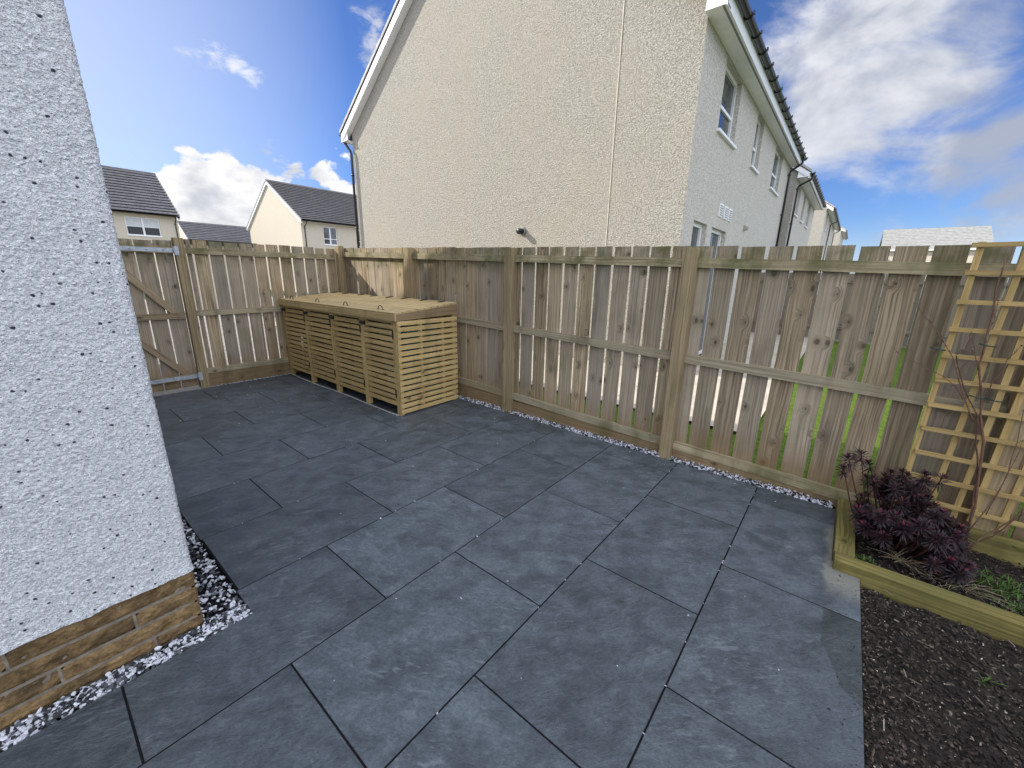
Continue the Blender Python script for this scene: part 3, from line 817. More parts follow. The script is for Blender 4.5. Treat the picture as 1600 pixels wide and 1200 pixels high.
def downpipe(H, x, y, s, zt, zb, soff=.35, xo=0.0):
    """swan-neck pipe: s is the outward y direction of the wall"""
    b = MB(); yo = y + s * (soff + .08); yw = y + s * .055
    b.tube([(x, yo, zt), (x, yo, zt - .14), (x + xo, yo - s * .03, zt - .19), (x + xo, yw + s * .02, zt - .36), (x + xo, yw, zt - .42), (x + xo, yw, zb)], .034, 10)
    o = b.build('downpipe', BLACKP, H)
    for z in (zt - .5, zt - 1.7, zt - 3.1):
        b = MB(); b.tube([(x + xo, yw, z), (x + xo, yw, z + .05)], .043, 10); b.box(x + xo - .055, x + xo + .055, *sorted((y + s * .003, yw)), z + .005, z + .04, tn=.5); b.build('pipe_clip', BLACKP, o)
    b = MB(); b.tube([(x, yo, zt - .03), (x, yo, zt - .09)], .045, 10); b.build('pipe_collar', BLACKP, o)

F = -1.65
BIG_Y1 = 7.85; BIG_EAVE = 5.17
big = house('rendered_house', 'big roughcast house with its sunlit blank cream gable directly behind the fence', 6.0, 15.9, F, BIG_Y1, -.2, BIG_EAVE, .725,
            wins=[(7.22, 8.42, 4.02, 5.08, 1, .46), (10.15, 10.95, 4.03, 5.08, 1, .46), (12.95, 14.35, 4.03, 5.08, 1, .46)],
            doors=[(6.55, 7.38, -.1, 2.50, 1, 1.9), (7.74, 8.86, -.1, 2.50, 1, 1.9)], ov=.17, soff=.27)
for ya_, yb_, zt_ in ((-.340, -.330, 5.9),):
    b = MB(); b.box(5.990, 5.9995, ya_, yb_, -.2, zt_, tn=.5); b.build('movement_joint', RIM, big)
for x in (8.02, 8.42, 8.80):
    b = MB(); b.box(x, x + .26, F - .018, F - .001, 2.72, 2.96, tn=.5); vo = b.build('wall_vent', WHITE, big)
    b = MB()
    for k in range(5): b.box(x + .03, x + .23, F - .024, F - .0185, 2.745 + k * .04, 2.765 + k * .04, tn=.5)
    b.build('louvre', CONC, vo)
b = MB(); b.prism([(F, 2.66), (F - .09, 2.70), (F - .10, 2.74), (F, 2.80)], 10.44, 10.56, 0); b.build('alarm_box', CONC, big)
# flue terminal on the gable: grey collar and short black cowl
b = MB(); b.tube([(5.998, 1.58, 2.415), (5.965, 1.58, 2.415)], [.085, .078], 20); fl = b.build('flue_collar', plain('grey_collar', (.18, .18, .18), .7), big)
b = MB(); b.tube([(5.966, 1.585, 2.415), (5.86, 1.585, 2.41), (5.84, 1.585, 2.41)], [.058, .058, .05], 18); b.build('flue_cowl', BLACKP, fl)
downpipe(big, 15.72, F, -1, big['zE'] - .06, -.1, .27)
# rear pipe, at the far corner of the gable
b = MB(); zt = big['zE'] - .08; yo = BIG_Y1 + .35
b.tube([(5.90, yo, zt), (5.90, yo, zt - .10), (5.925, yo - .06, zt - .15), (5.925, 7.87, zt - .42), (5.925, 7.83, zt - .50), (5.925, 7.83, -.1)], .036, 10)
o = b.build('downpipe', BLACKP, big)
for z in (4.2, 2.75, 1.2):
    b = MB(); b.tube([(5.925, 7.83, z), (5.925, 7.83, z + .06)], .045, 10); b.build('pipe_clip', BLACKP, o)

h2 = house('rendered_house', 'second house of the right hand row, just past the twin black downpipes', 18.2, 27.0, F, BIG_Y1, -.2, 5.22, .725,
           wins=[(18.9, 20.0, 4.05, 5.1, 2, .62), (21.4, 22.2, 4.05, 5.1, 1, .62), (23.6, 25.0, 4.05, 5.1, 2, .62)], group=None, ncourse=18)
downpipe(h2, 18.35, F, -1, h2['zE'] - .06, -.1)
h3 = house('rendered_house', 'third house of the right hand row, with a short cream gable lit by the sun', 35.5, 50.5, F, BIG_Y1, .3, 6.35, .725,
           wins=[(37, 38.4, 5.1, 6.25, 2, .62), (40, 40.9, 5.1, 6.25, 1, .62), (43, 44.5, 5.1, 6.25, 2, .62)], ncourse=16, lift=.24, thick=.11)
downpipe(h3, 42, F, -1, h3['zE'] - .06, .3); downpipe(h3, 50.2, F, -1, h3['zE'] - .06, .3)
h4 = house('rendered_house', 'farthest and smallest house at the end of the right hand row', 58, 70, F - .3, BIG_Y1, .5, 6.9, .6, ncourse=12, brackets=False, lift=.24, thick=.11)

ha = house('rendered_house', 'house with dark tiled roof and white window showing beside the near white wall', -6.5, 7.75, 35.4, 44.0, -.2, 5.17, .72,
           wins=[(4.85, 7.05 - .35, 3.68, 4.90, 2, .6), (-2.0, 0, 3.7, 4.85, 2, .6)], mats=(RC_FAR, RC_FAR), ncourse=15, ov=.12, blind=True, brackets=False, lift=.24, thick=.11)
downpipe(ha, 7.6, 35.4, -1, ha['zE'] - .06, -.1)
hc = house('rendered_house', 'house with sunlit pointed gable seen left of the big gable', 13.9, 30, 29.2, 39.5, -.2, 5.17, .60,
           wins=[(15.6, 16.75, 3.55, 4.92, 2, .45), (18.45, 19.6, 3.55, 4.92, 2, .45)], mats=(RC_FAR, RC_FAR), ncourse=20, ov=.12, brackets=False, lift=.24, thick=.11)
downpipe(hc, 14.15, 29.2, -1, hc['zE'] - .06, -.1)
# low roof between them, and the garage in front of it
hb = house('rendered_house', 'distant low dark roof between the two left hand houses', 13.6, 30.0, 57.0, 65.5, -.2, 3.9, .67, mats=(RC_FAR, RC_FAR), ncourse=14, brackets=False, lift=.24, thick=.11)
gr = thing('garage', 'flat topped garage just behind the fence left of the corner', 'garage', (3.3, 14.6, -.1))
b = MB(); b.box(3.2, 5.4, 14.7, 19.5, -.1, 2.36, tn=.5); b.build('wall', RC_FAR, gr)
b = MB(); b.box(3.1, 5.5, 14.5, 19.7, 2.365, 2.52, tn=.5); b.build('roof', BLACKP, gr)
# pale roof far to the right, ridge running across the view
hr = thing('rendered_house', 'far house with pale grey roof seen over the right end of the fence', 'house', (66, -10, 0))
b = MB()
b.box(64.5, 73, -14.4, -5.9, -.2, 5.2, tn=.5); b.build('wall', RC_FAR, hr)
b = MB()
for i in range(14):
    a, c = i / 14, (i + 1) / 14
    for s in (1, -1):
        xa, xc = 68.85 - s * 4.6 * (1 - a), 68.85 - s * 4.6 * (1 - c)
        za, zc2 = 5.15 + 2.55 * a, 5.15 + 2.55 * c
        b.prism([(xa, za - .05), (xa, za + .06), (xc + s * .05, zc2 + .02), (xc + s * .05, zc2 - .05)], -14.6, -5.75, 1, tn=.5)
b.add([(64.25, -5.9, 5.1), (73.4, -5.9, 5.1), (68.85, -5.9, 7.65)], [(0, 1, 2)]); b.add([(64.25, -14.4, 5.1), (73.4, -14.4, 5.1), (68.85, -14.4, 7.65)], [(0, 1, 2)])
# fix axis order of profile for y extrusion: (x, z) pairs
b.build('roof', GREYT, hr)
b = MB(); b.box(64.1, 64.22, -14.6, -5.75, 4.95, 5.12, tn=.5); b.build('fascia', WHITE, hr)

# ------------------------------------------------------------------ fences
def zoff(y): return 0.026 * (y + 1.0)
fence = thing('timber_fence', 'long weathered board fence running from the corner past the slatted store to the trellis', 'fence', (2.45, -1, 0))
posts = [2.52, .72, -1.045, -2.895, -4.77, -6.62]
gaps = [2.479, 2.342, 2.175, 1.981, 1.811, 1.627, 1.443, 1.262, 1.092, .925, .755, .577, .399, .219, .05, -.13, -.304, -.479, -.651, -.822, -.99,
        -1.157, -1.335, -1.502, -1.676, -1.848, -2.022, -2.197, -2.37, -2.535, -2.714, -2.88, -3.044, -3.214, -3.392, -3.558, -3.728, -3.898, -4.064, -4.234, -4.407, -4.571]
while gaps[-1] > -6.5: gaps.append(gaps[-1] - .168)
for i, y in enumerate(posts):
    h = 1.822 + zoff(y) * .9 + (.03 if i == 0 else 0)
    b = MB(); b.box(2.402, 2.499, y - .049, y + .049, -.15, h, 2, seg=6, jit=.0012); b.build('post', W_POST, fence)
for k in range(len(posts) - 1):
    ya, yb = posts[k + 1], posts[k]
    b = MB(); gs = [g for g in gaps if ya - .02 < g <= yb + .02]
    allg = [yb + .02 if k == 0 else max([g for g in gaps if g > yb + .02] or [yb])] if k == 0 else None
    # boards between successive gaps
    for i in range(len(gaps) - 1):
        hi, lo = gaps[i], gaps[i + 1]; mid = (hi + lo) / 2
        if not (ya <= mid < yb): continue
        g = .0055 if hi > 1.0 else (.009 if hi > -.9 else .0125)
        g1, g2 = g * random.uniform(.7, 1.25), g * random.uniform(.7, 1.25)
        top = 1.832 + .021 * (mid + 1) + random.uniform(-.005, .005)
        rot = Matrix.Rotation(random.gauss(0, .0022), 3, 'X')
        dx = random.uniform(0, .003)
        b.box(2.501 + dx, 2.520 + dx, lo + g1, hi - g2, .10 + zoff(mid), top, 2, rot=rot)
    if k == 0: b.box(2.501, 2.520, 2.485, 2.66, .12, 1.90, 2)
    b.build('board_panel', W_BOARD, fence)
    for zr, hh in ((1.752, .072), (1.005, .072), (.222, .070)):
        y0, y1 = ya + .050, yb - .050
        b = MB(); b.box(2.462, 2.4995, y0, y1, -.036, .036, 1, seg=5, jit=.0012)
        zc_ = [zr - .036 + zoff(v[1]) * (1.35 if zr < 1.5 else 1.0) for v in b.v]
        b.v = [(v[0], v[1], v[2] + z) for v, z in zip(b.v, zc_)]
        b.build('rail', W_RAIL, fence)
    b = MB(); b.box(2.470, 2.498, ya + .052, yb - .052, -.14, .150 + zoff((ya + yb) / 2), 1); b.build('gravel_board', W_KICK, fence)

lf = thing('timber_fence', 'short fence section between the gate and the corner behind the slatted store', 'fence', (1.5, 2.6, 0))
gx = [.395, .479, .548, .717, .887, 1.064, 1.239, 1.401, 1.574, 1.747, 1.924, 2.094, 2.259, 2.43, 2.5]
b = MB()
for i in range(len(gx) - 1):
    a, c = gx[i], gx[i + 1]; g = .0115 * random.uniform(.8, 1.25)
    b.box(a + g, c - g, 2.601, 2.620, .16, 1.888 + random.uniform(-.006, .006), 2, rot=Matrix.Rotation(random.gauss(0, .002), 3, 'Y'))
b.build('board_panel', W_BOARD, lf)
for zr in (1.758, .985, .218):
    b = MB(); b.box(.462, 2.395, 2.563, 2.600, zr - .036, zr + .036, 0, seg=5, jit=.0012); b.build('rail', W_RAIL, lf)
b = MB(); b.box(.462, 2.40, 2.570, 2.598, -.12, .178, 0); b.build('gravel_board', W_KICK, lf)
b = MB(); b.box(.362, .460, 2.54, 2.638, -.15, 1.90, 2, seg=6, jit=.0012); b.build('post', W_POST, lf)

gate = thing('timber_gate', 'board gate with diagonal braces and galvanised strap hinges beside the white house', 'gate', (.35, 2.6, 0))
b = MB(); gg = [.358, .17, -.003, -.175, -.35, -.525, -.70]
for i in range(len(gg) - 1):
    g = .006 * random.uniform(.8, 1.4)
    b.box(gg[i + 1] + g, gg[i] - g, 2.601, 2.620, .035, 1.862 + random.uniform(-.006, .006), 2, rot=Matrix.Rotation(random.gauss(0, .004), 3, 'Y'))
b.build('board_panel', W_BOARD, gate)
for zr in (1.752, .965, .172):
    b = MB(); b.box(-.70, .345, 2.563, 2.600, zr - .036, zr + .036, 0); b.build('rail', W_BOARD, gate)
for (xa, za, xc, zc2) in ((.30, .90 + .04, -.36, 1.75), (.30, .14, -.36, .95)):
    L = math.hypot(xc - xa, zc2 - za); ang = math.atan2(zc2 - za, xc - xa)
    b = MB(); cx_, cz_ = (xa + xc) / 2, (za + zc2) / 2
    b.box(cx_ - L / 2, cx_ + L / 2, 2.568, 2.5995, cz_ - .037, cz_ + .037, 0, rot=Matrix.Rotation(-ang, 3, 'Y')); b.build('brace', W_BOARD, gate)
for zr in (1.752, .172):
    b = MB(); b.box(-.28, .352, 2.556, 2.562, zr - .024, zr + .024, tn=.5); h_ = b.build('strap_hinge', GALV, gate)
    b = MB(); b.box(.352, .392, 2.530, 2.538, zr - .055, zr + .05, tn=.5); b.tube([(.354, 2.545, zr - .04), (.354, 2.545, zr + .04)], .011, 8)
    b.build('hook_plate', GALV, h_)
    for x in (-.2, -.05, .1, .25):
        b = MB(); b.tube([(x, 2.556, zr), (x, 2.551, zr)], .009, 8); b.build('bolt_head', GALV, h_)

ff = thing('garden_fence', 'far garden boundary fence seen only in slits between the near boards', 'fence', (13.5, -8, 0))
b = MB(); y = -1.7
while y > -13: b.box(13.5, 13.52, y - .14, y, -.05, 1.75, 2); y -= .15
b.build('board_panel', W_FAR, ff)
b = MB()
for z in (.25, 1.5): b.box(13.45, 13.499, -13, -1.7, z, z + .08, 1)
b.build('rail', W_FAR, ff)

# ------------------------------------------------------------------ slatted bin store
store = thing('bin_store', 'new pine slatted bin store with four doors standing in the fence corner', 'bin store', (1.9, 1.1, 0))
X0, X1, Y0, Y1 = 1.50, 2.34, -.285, 2.545
cy = [Y0 + .03, .385, 1.095, 1.815, Y1 - .03]
zf, zb_ = 1.075, 1.155
for i, y in enumerate(cy):
    b = MB(); b.box(X0 - .002, X0 + .045, y - .034, y + .034, 0.0, zf - .002, 2); b.build('front_stile', W_NEW, store)
for y in (Y0 + .025, Y1 - .025):
    b = MB(); b.box(X1 - .05, X1, y - .022, y + .022, 0, zb_ - .02, 2); b.build('back_post', W_NEW, store)
SP = .0655
def slat_z(k): return .048 + k * SP
b = MB()
for k in range(16):
    z = slat_z(k) - .028
    b.box(X0 - .004, X1 + .004, Y0 - .021, Y0 - .003, z, z + .0455, 0, rot=Matrix.Rotation(random.gauss(0, .0012), 3, 'Y'))
b.build('side_panel', W_NEW, store)
b = MB()
for k in range(16): b.box(X0, X1, Y1, Y1 + .012, slat_z(k) - .028, slat_z(k) + .018, 0)
b.build('side_panel', W_NEW, store)
b = MB()
for k in range(16): b.box(X1 - .015, X1 + .001, Y0 + .005, Y1 - .005, slat_z(k) - .028, slat_z(k) + .026, 1)
b.build('back_panel', W_NEW, store)
b = MB()
for y in (Y0 + .012,):
    for x in (X0 + .30, X0 + .62): b.box(x, x + .035, y - .013, y + .012, 0.01, 1.05, 2)
b.build('inner_batten', W_NEW, store)
for i in range(4):
    ya, yb = cy[i] + .036, cy[i + 1] - .036
    fr = MB()
    for k in range(1, 16):
        z = slat_z(k) - .006
        fr.box(X0 - .006, X0 + .012, ya, yb, z, z + .0455, 1, rot=Matrix.Rotation(random.gauss(0, .0015), 3, 'X'))
    do = fr.build('door', W_NEW, store)
    b = MB()
    for y in (ya + .004, yb - .044): b.box(X0 + .013, X0 + .04, y, y + .04, slat_z(1), slat_z(15) + .03, 2)
    b.build('door_frame', W_NEW, do)
    # pad bolt at the upper left of each door (left = larger y)
    yl = cy[i + 1]; z = .985
    b = MB(); b.box(X0 - .014, X0 - .007, yl - .085, yl - .01, z - .018, z + .020, tn=.5)
    b.tube([(X0 - .024, yl - .095, z + .008), (X0 - .024, yl + .02, z + .008)], .0085, 8)
    b.tube([(X0 - .03, yl - .05, z), (X0 - .045, yl - .05, z - .018)], .007, 6)
    b.box(X0 - .016, X0 - .003, yl + .0, yl + .03, z - .014, z + .022, tn=.5)
    b.build('latch', BLACKM, do)
    for zz in (.86, .20):
        b = MB(); b.box(X0 - .012, X0 - .0065, ya - .010, ya + .005, zz, zz + .095, tn=.5); b.build('hinge', BLACKM, do)
# lids: one per bay; boards run along the store
SL = math.atan2(zb_ - zf, X1 - X0 + .03)
for i in range(4):
    ya = (Y0 - .03) if i == 0 else (cy[i] + .0015); yb = (Y1 + .015) if i == 3 else (cy[i + 1] - .0015)
    b = MB(); nb = 9; Lx = .875; wv = Lx / nb
    for k in range(nb):
        x = X0 - .032 + k * wv; z = zf + .048 + (x - X0 + .032) * math.tan(SL)
        vs0 = len(b.v)
        b.box(x, x + wv - .009, ya, yb, z, z + .019, 1, rot=Matrix.Rotation(-SL, 3, 'Y'))
    lo_ = b.build('lid', W_LID, store)
    b = MB(); b.box(X0 - .036, X0 - .018, ya, yb, zf - .022, zf + .045, 1); b.build('lid_fascia', W_LID, lo_)
    if i in (0, 3):
        yy = (ya, ya + .02) if i == 0 else (yb - .02, yb)
        b = MB(); b.prism([(X0 - .017, zf - .020), (X0 - .017, zf + .046), (X1 + .01, zb_ + .042), (X1 + .01, zb_ - .078)], yy[0], yy[1], 1)
        b.wc = [(v[0] + 3, v[2] + 5, v[1]) for v in b.v]
        b.build('lid_side', W_KICK, lo_)
    # bow handle
    ym = [.06, .80, 1.52, 2.30][i] - 0; x = X0 + .045; z = zf + .071 + .075 * math.tan(SL)
    b = MB(); pts = []
    for k in range(9):
        a = math.pi * k / 8; pts.append((x, ym + .042 * math.cos(a), z + .038 * math.sin(a)))
    b.tube([(x, ym + .06, z)] + pts + [(x, ym - .06, z)], .0045, 6)
    b.build('handle', BLACKM, lo_)
    for y in (ym - .17, ym + .17):
        zz = zb_ + .062; b = MB()
        b.box(X1 - .11, X1 - .01, y - .018, y + .018, zz - .006, zz + .004, tn=.5, rot=Matrix.Rotation(-SL, 3, 'Y')); b.build('lid_hinge', BLACKM, lo_)

# wheelie bins inside; only the teal one shows through the slats
def ring(xc, yc, hx, hy, z): return [(xc - hx, yc - hy, z), (xc + hx, yc - hy, z), (xc + hx, yc + hy, z), (xc - hx, yc + hy, z)]
def wheelie(yo, mat, label, group=None):
    bn = thing('wheelie_bin', label, 'bin', (1.92, .04, 0), group)
    b = MB()
    rr = [(.22, .19, .09), (.235, .205, .4), (.27, .235, .85), (.285, .25, .86), (.285, .25, .90)]
    vs = []
    for hx, hy, z in rr: vs += ring(1.92, .05, hx, hy, z)
    fs = [(3, 2, 1, 0)] + [(4 * k + i, 4 * k + (i + 1) % 4, 4 * k + 4 + (i + 1) % 4, 4 * k + 4 + i) for k in range(4) for i in range(4)] + [(16, 17, 18, 19)]
    b.add(vs, fs); b.build('body', mat, bn)
    b = MB(); b.prism([(-.21, .905), (-.21, .93), (.0, .985), (.29, .975), (.31, .905)], 1.63, 2.21, 0); b.build('lid', mat, bn)
    for x in (1.70, 2.14):
        b = MB(); b.tube([(x - .025, .26, .10), (x + .025, .26, .10)], .10, 20); b.build('wheel', BLACKP, bn)
    b = MB(); b.tube([(1.72, .31, .95), (1.72, .36, .95), (2.12, .36, .95), (2.12, .31, .95)], .014, 8); b.build('handle', mat, bn)
    bn.location.y += yo
wheelie(0, TEAL, 'teal wheelie bin glimpsed through the end slats of the pine store')
for q in (.72, 1.43, 2.13): wheelie(q, DARKBIN, 'added dark bin, unseen, that darkens the inside of the pine store', 'added bins that darken the slatted store')  # unseen bins added to darken the gaps between the slats
# pale cable-like edging bead under the doors
b = MB(); pts = []
for k in range(40):
    y = Y0 + .02 + (Y1 - Y0 - .05) * k / 39
    pts.append((1.484 - .010 * math.sin((y - Y0) * 3.6 + .4) + .002 * math.sin(y * 11), y, .004))
b.tube(pts, .005, 6)
tag(b.build('white_cable', plain('white_cable_skin', (.55, .54, .50), .5)), 'thin pale cable lying along the foot of the slatted store doors', 'cable')
# drain cover flush in the paving
dr = thing('drain_cover', 'small square perforated drain cover in front of the slatted store', 'drain cover', (1.405, .2, 0))
b = MB(); b.box(1.33, 1.48, .115, .275, -.018, .0024, tn=.5)
b.build('frame', plain('drain_frame', (.035, .036, .036), .6), dr)
b = MB()
for i in range(6):
    for j in range(6): b.box(1.345 + i * .021, 1.357 + i * .021, .131 + j * .0225, .143 + j * .0225, .0026, .0042, tn=.5)
b.build('grate', plain('drain_grate', (.14, .14, .13), .6), dr)

# ------------------------------------------------------------------ raised bed, trellis, plants
sl = thing('raised_bed', 'green stained timber sleepers framing the planting bed by the fence', 'raised bed', (1.66, -4.2, 0))
b = MB(); b.box(1.703, 2.46, -4.200, -4.110, -.10, .062, 0, seg=4, jit=.002); b.build('sleeper', W_SLEEP, sl)
b = MB(); b.box(1.610, 1.700, -6.8, -4.112, -.10, .060, 1, seg=8, jit=.002); b.build('sleeper', W_SLEEP, sl)
b = MB(); b.box(2.34, 2.40, -6.8, -4.203, -.10, .135, 1, seg=8, jit=.002); b.build('sleeper', W_SLEEP, sl)

tr = thing('trellis', 'square lath trellis panel leaning on the fence behind the bare rose', 'trellis', (2.4, -4.4, 0))
for y0_, dy in ((-4.395, -.018), (-4.535, -.045), (-4.645, -.03), (-4.715, -.03), (-4.835, -.03), (-4.955, -.03)):
    b = MB(); L = 1.60; cz_ = .97
    b.box(2.386, 2.400, y0_ + dy / 2 - .014, y0_ + dy / 2 + .014, cz_ - L / 2, cz_ + L / 2, 2, rot=Matrix.Rotation(-dy / L, 3, 'X'))
    b.build('upright', W_TREL, tr)
for i, z in enumerate((1.755, 1.608, 1.450, 1.296, 1.146, 1.0, .846, .697, .540, .388, .238)):
    b = MB(); s = .0
    b.box(2.366, 2.385, -5.1, -4.375 - .003 * i, z - .012, z + .012, 1, rot=Matrix.Rotation(random.gauss(0, .003), 3, 'X')); b.build('crossbar', W_TREL, tr)

def leaf(b, p, d, up, L, wd, tn):
    d = d.normalized(); sd_ = d.cross(up)
    if sd_.length < .01: sd_ = Vector((1, 0, 0))
    sd_ = sd_.normalized() * wd
    dr_ = Vector((0, 0, -1)) * L * random.uniform(.05, .3)
    mid = p + d * L * .55 + dr_ * .25; tip = p + d * L + dr_
    nn = d.cross(sd_).normalized() * wd * .35
    b.add([p - sd_ * .4, p + sd_ * .4, mid + sd_ + nn, mid - sd_ + nn, tip, mid], [(0, 1, 2, 5), (0, 5, 3), (5, 2, 4), (3, 5, 4)], None, tn)
sh = thing('purple_spurge', 'dark purple leafy spurge shrub filling the bed corner below the trellis', 'shrub', (2.05, -4.45, 0))
st = MB(); lv = MB()
random.seed(21)
heads = []
tall = [(2.10, -4.085, .50), (2.12, -4.14, .54), (2.02, -4.07, .46), (2.18, -4.19, .47), (2.08, -4.33, .50), (2.06, -4.42, .52), (2.12, -4.50, .50), (1.98, -4.31, .44)]
for h_ in tall: heads.append(Vector(h_))
for i in range(95):
    x = random.uniform(1.80, 2.24); y = random.uniform(-4.66, -4.18)
    top = .40 - .30 * abs((y + 4.36) / .34) ** 1.8 - .25 * max(0, (2.0 - x)) / .2 * .5
    heads.append(Vector((x, y, max(.12, top + random.uniform(-.12, .06)))))
for hp in heads:
    base = Vector((2.05 + (hp.x - 2.05) * .35 + random.gauss(0, .02), -4.38 + (hp.y + 4.38) * .35 + random.gauss(0, .02), .0))
    m1 = base.lerp(hp, .5) + Vector((random.gauss(0, .015), random.gauss(0, .015), -.02))
    st.tube([base, m1, hp], [.005, .004, .003], 5, tn=random.random())
    ax = ((hp - m1).normalized() + Vector((0, 0, .8))).normalized()
    A = ax.orthogonal().normalized(); B = ax.cross(A)
    nl = random.randint(34, 58); ksz = random.uniform(.5, .9)
    for k in range(nl):
        th = k * 2.39996 + random.uniform(-.2, .2); f = k / nl
        out = A * math.cos(th) + B * math.sin(th)
        el = 1.15 - 1.75 * f + random.gauss(0, .12)
        dd = out * math.cos(el) + ax * math.sin(el)
        L = ksz * (.036 + .040 * math.sin(min(1, f * 1.5) * math.pi * .6)) * random.uniform(.8, 1.15)
        leaf(lv, hp - ax * (.05 * f) + out * .004, dd, ax, L, random.uniform(.0035, .0058), (1.0 if (f < .07 and random.random() < .4) else random.uniform(0, .9)))
st.build('stems', STEMP, sh); lv.build('foliage', LEAF, sh, recalc=False)

# bare rose tied to the trellis
rs = thing('bare_rose', 'bare reddish rose with thorny shoots tied to the trellis', 'rose', (2.30, -4.66, 0))
BR = [(0.011, 0.006, [(2.335, -4.709, 0.122), (2.345, -4.703, 0.296), (2.332, -4.672, 0.497), (2.326, -4.645, 0.69), (2.34, -4.605, 0.83), (2.343, -4.582, 0.956), (2.328, -4.534, 1.117), (2.329, -4.527, 1.259), (2.344, -4.527, 1.396), (2.339, -4.505, 1.53), (2.325, -4.505, 1.676)]),
    (0.006, 0.002, [(2.335, -4.588, 0.788), (2.345, -4.538, 0.89), (2.332, -4.488, 0.997), (2.326, -4.431, 1.138), (2.34, -4.366, 1.239), (2.343, -4.304, 1.325), (2.328, -4.25, 1.384), (2.329, -4.205, 1.432)]),
    (0.004, 0.0015, [(2.335, -4.52, 0.907), (2.345, -4.461, 0.989), (2.332, -4.379, 1.046), (2.326, -4.312, 1.082), (2.34, -4.239, 1.108), (2.343, -4.178, 1.158)]),
    (0.007, 0.003, [(2.335, -4.695, 0.255), (2.345, -4.668, 0.49), (2.332, -4.617, 0.68), (2.326, -4.592, 0.83), (2.34, -4.534, 0.928), (2.343, -4.478, 1.049), (2.328, -4.437, 1.157), (2.329, -4.464, 1.197), (2.344, -4.466, 1.286)]),
    (0.004, 0.002, [(2.335, -4.576, 0.976), (2.345, -4.537, 1.096), (2.332, -4.494, 1.219), (2.326, -4.468, 1.288)]),
    (0.005, 0.002, [(2.335, -4.603, 0.974), (2.345, -4.613, 1.054), (2.332, -4.629, 1.166), (2.326, -4.657, 1.24)]),
    (0.004, 0.002, [(2.335, -4.533, 1.152), (2.345, -4.534, 1.293), (2.332, -4.537, 1.363), (2.326, -4.526, 1.465)]),
    (0.005, 0.003, [(2.305, -4.701, 0.135), (2.315, -4.744, 0.327), (2.302, -4.765, 0.541), (2.296, -4.754, 0.731), (2.31, -4.739, 0.907)]),
    (0.008, 0.004, [(2.305, -4.752, 0.115), (2.315, -4.807, 0.208), (2.302, -4.85, 0.317), (2.296, -4.873, 0.429)]),
    (0.004, 0.002, [(2.305, -4.743, 0.269), (2.315, -4.76, 0.415), (2.302, -4.77, 0.62), (2.296, -4.769, 0.736)]),
    (0.007, 0.004, [(2.305, -4.736, 0.073), (2.315, -4.796, 0.148), (2.302, -4.838, 0.271), (2.296, -4.875, 0.351)])]
b = MB()
def densify(pts):
    out = []
    for i in range(len(pts) - 1):
        p, q = Vector(pts[i]), Vector(pts[i + 1]); out.append(p); out.append(p.lerp(q, .5) + Vector([random.gauss(0, .003) for _ in range(3)]))
    return out + [Vector(pts[-1])]
for ra, rb, pts in BR:
    pts = densify(pts); n = len(pts)
    if ra >= .007: pts.insert(0, Vector((2.30, -4.72, -.02))); n += 1
    b.tube(pts, [(ra + (rb - ra) * i / (n - 1)) * random.uniform(.88, 1.1) * .62 for i in range(n)], 7, tn=random.random() * .8)
    for i in range(n - 1):
        for q in range(3 if ra > .005 else 2):
            p = pts[i].lerp(pts[i + 1], random.random()); dd = Vector([random.gauss(0, 1) for _ in range(3)]).normalized()
            b.tube([p, p + dd * random.uniform(.008, .016)], [.0025, .0006], 5, tn=random.random())
b.build('stems', ROSE, rs)
b = MB()
for i in range(60):
    ra, rb, pts = random.choice(BR); p = Vector(random.choice(pts[2:] if len(pts) > 3 else pts))
    leaf(b, p, Vector([random.gauss(0, 1), random.gauss(0, 1), random.gauss(.5, .6)]), Vector((0, 0, 1)), random.uniform(.008, .02), .003, random.random())
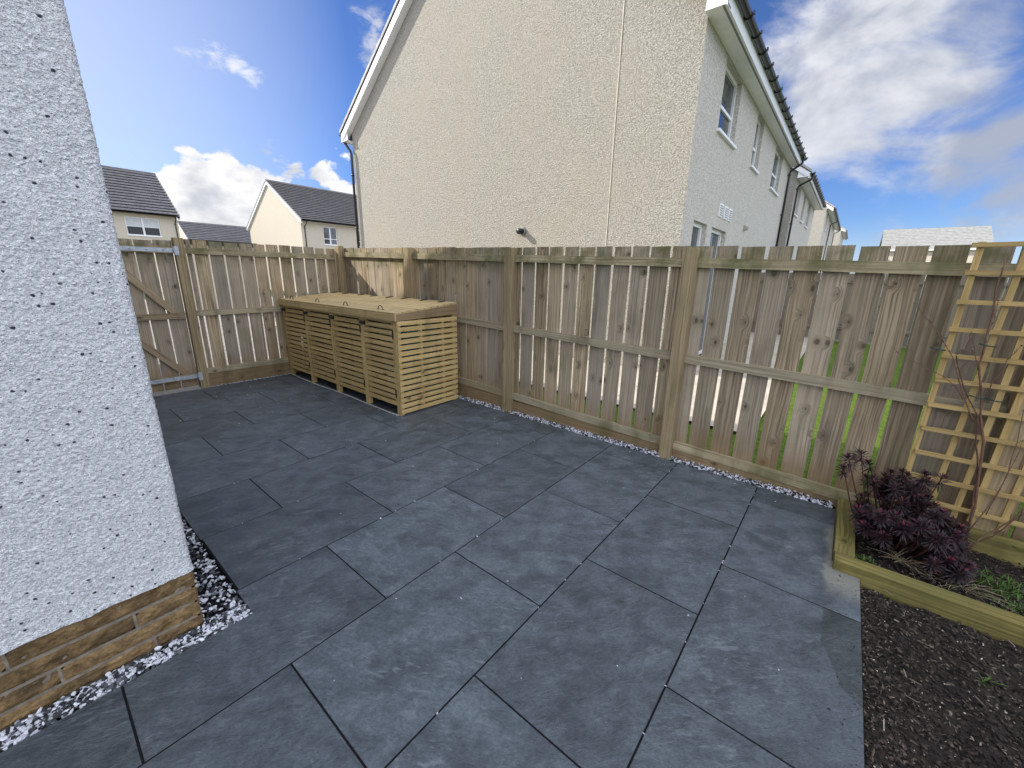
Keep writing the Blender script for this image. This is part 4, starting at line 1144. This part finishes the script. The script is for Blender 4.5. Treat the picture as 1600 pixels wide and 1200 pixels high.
b.build('buds', WEED, rs, recalc=False)
for (x, y, z) in ((2.35, -4.365, 1.182), (2.35, -4.55, 1.225), (2.35, -4.575, .935), (2.35, -4.64, .93)):
    b = MB(); b.tube([(x - .02, y + .04, z + .006), (x - .035, y + .01, z), (x - .02, y - .025, z - .004), (x + .02, y - .03, z - .006)], .0035, 6); b.build('plant_tie', TIE, rs)

# dry clump and weeds in the bed
dg = thing('dry_plant', 'pale dead twiggy clump between the purple shrub and the front sleeper', 'dead plant', (1.86, -4.55, 0))
b = MB()
for i in range(90):
    c = Vector((1.90, -4.42, .03)) if i < 45 else Vector((1.84, -4.62, .02))
    a = random.uniform(0, 6.28); L = random.uniform(.05, .17)
    q = c + Vector((random.gauss(0, .02), random.gauss(0, .03), 0)); e = q + Vector((math.cos(a) * L * .8 - .03, math.sin(a) * L, L * random.uniform(.05, .45)))
    b.tube([q, q.lerp(e, .5) + Vector((0, 0, .015)), e], [.0014, .0011, .0006], 4, tn=random.random())
b.build('twigs', DRY, dg)
def blades(name, label, c, sp, n, L, hue=(0, 1)):
    T = thing(name, label, 'weed', (c[0], c[1], 0)); b = MB()
    for i in range(n):
        p = Vector((c[0] + random.gauss(0, sp), c[1] + random.gauss(0, sp * 1.6), c[2]))
        leaf(b, p, Vector((random.gauss(0, .7), random.gauss(0, .7), random.uniform(.3, 1.2))), Vector((0, 0, 1)), L * random.uniform(.5, 1.2), .0028, random.uniform(*hue))
    b.build('leaves', WEED, T, recalc=False)
blades('weed', 'green weeds spilling over the bed soil right of the dead clump', (1.98, -4.80, .02), .05, 220, .07)
blades('weed', 'low mossy green clump close behind the front sleeper at the right', (1.82, -4.86, .02), .045, 260, .035)
blades('weed', 'tiny pale green seedling tucked into the corner of the two sleepers', (1.80, -4.245, .02), .018, 60, .03, (.5, 1))
blades('weed', 'small grass seedling growing in the open bark', (1.22, -4.62, -.02), .008, 16, .05)
blades('weed', 'weed tuft at the foot of the fence under the trellis', (2.36, -4.95, .10), .03, 60, .05)
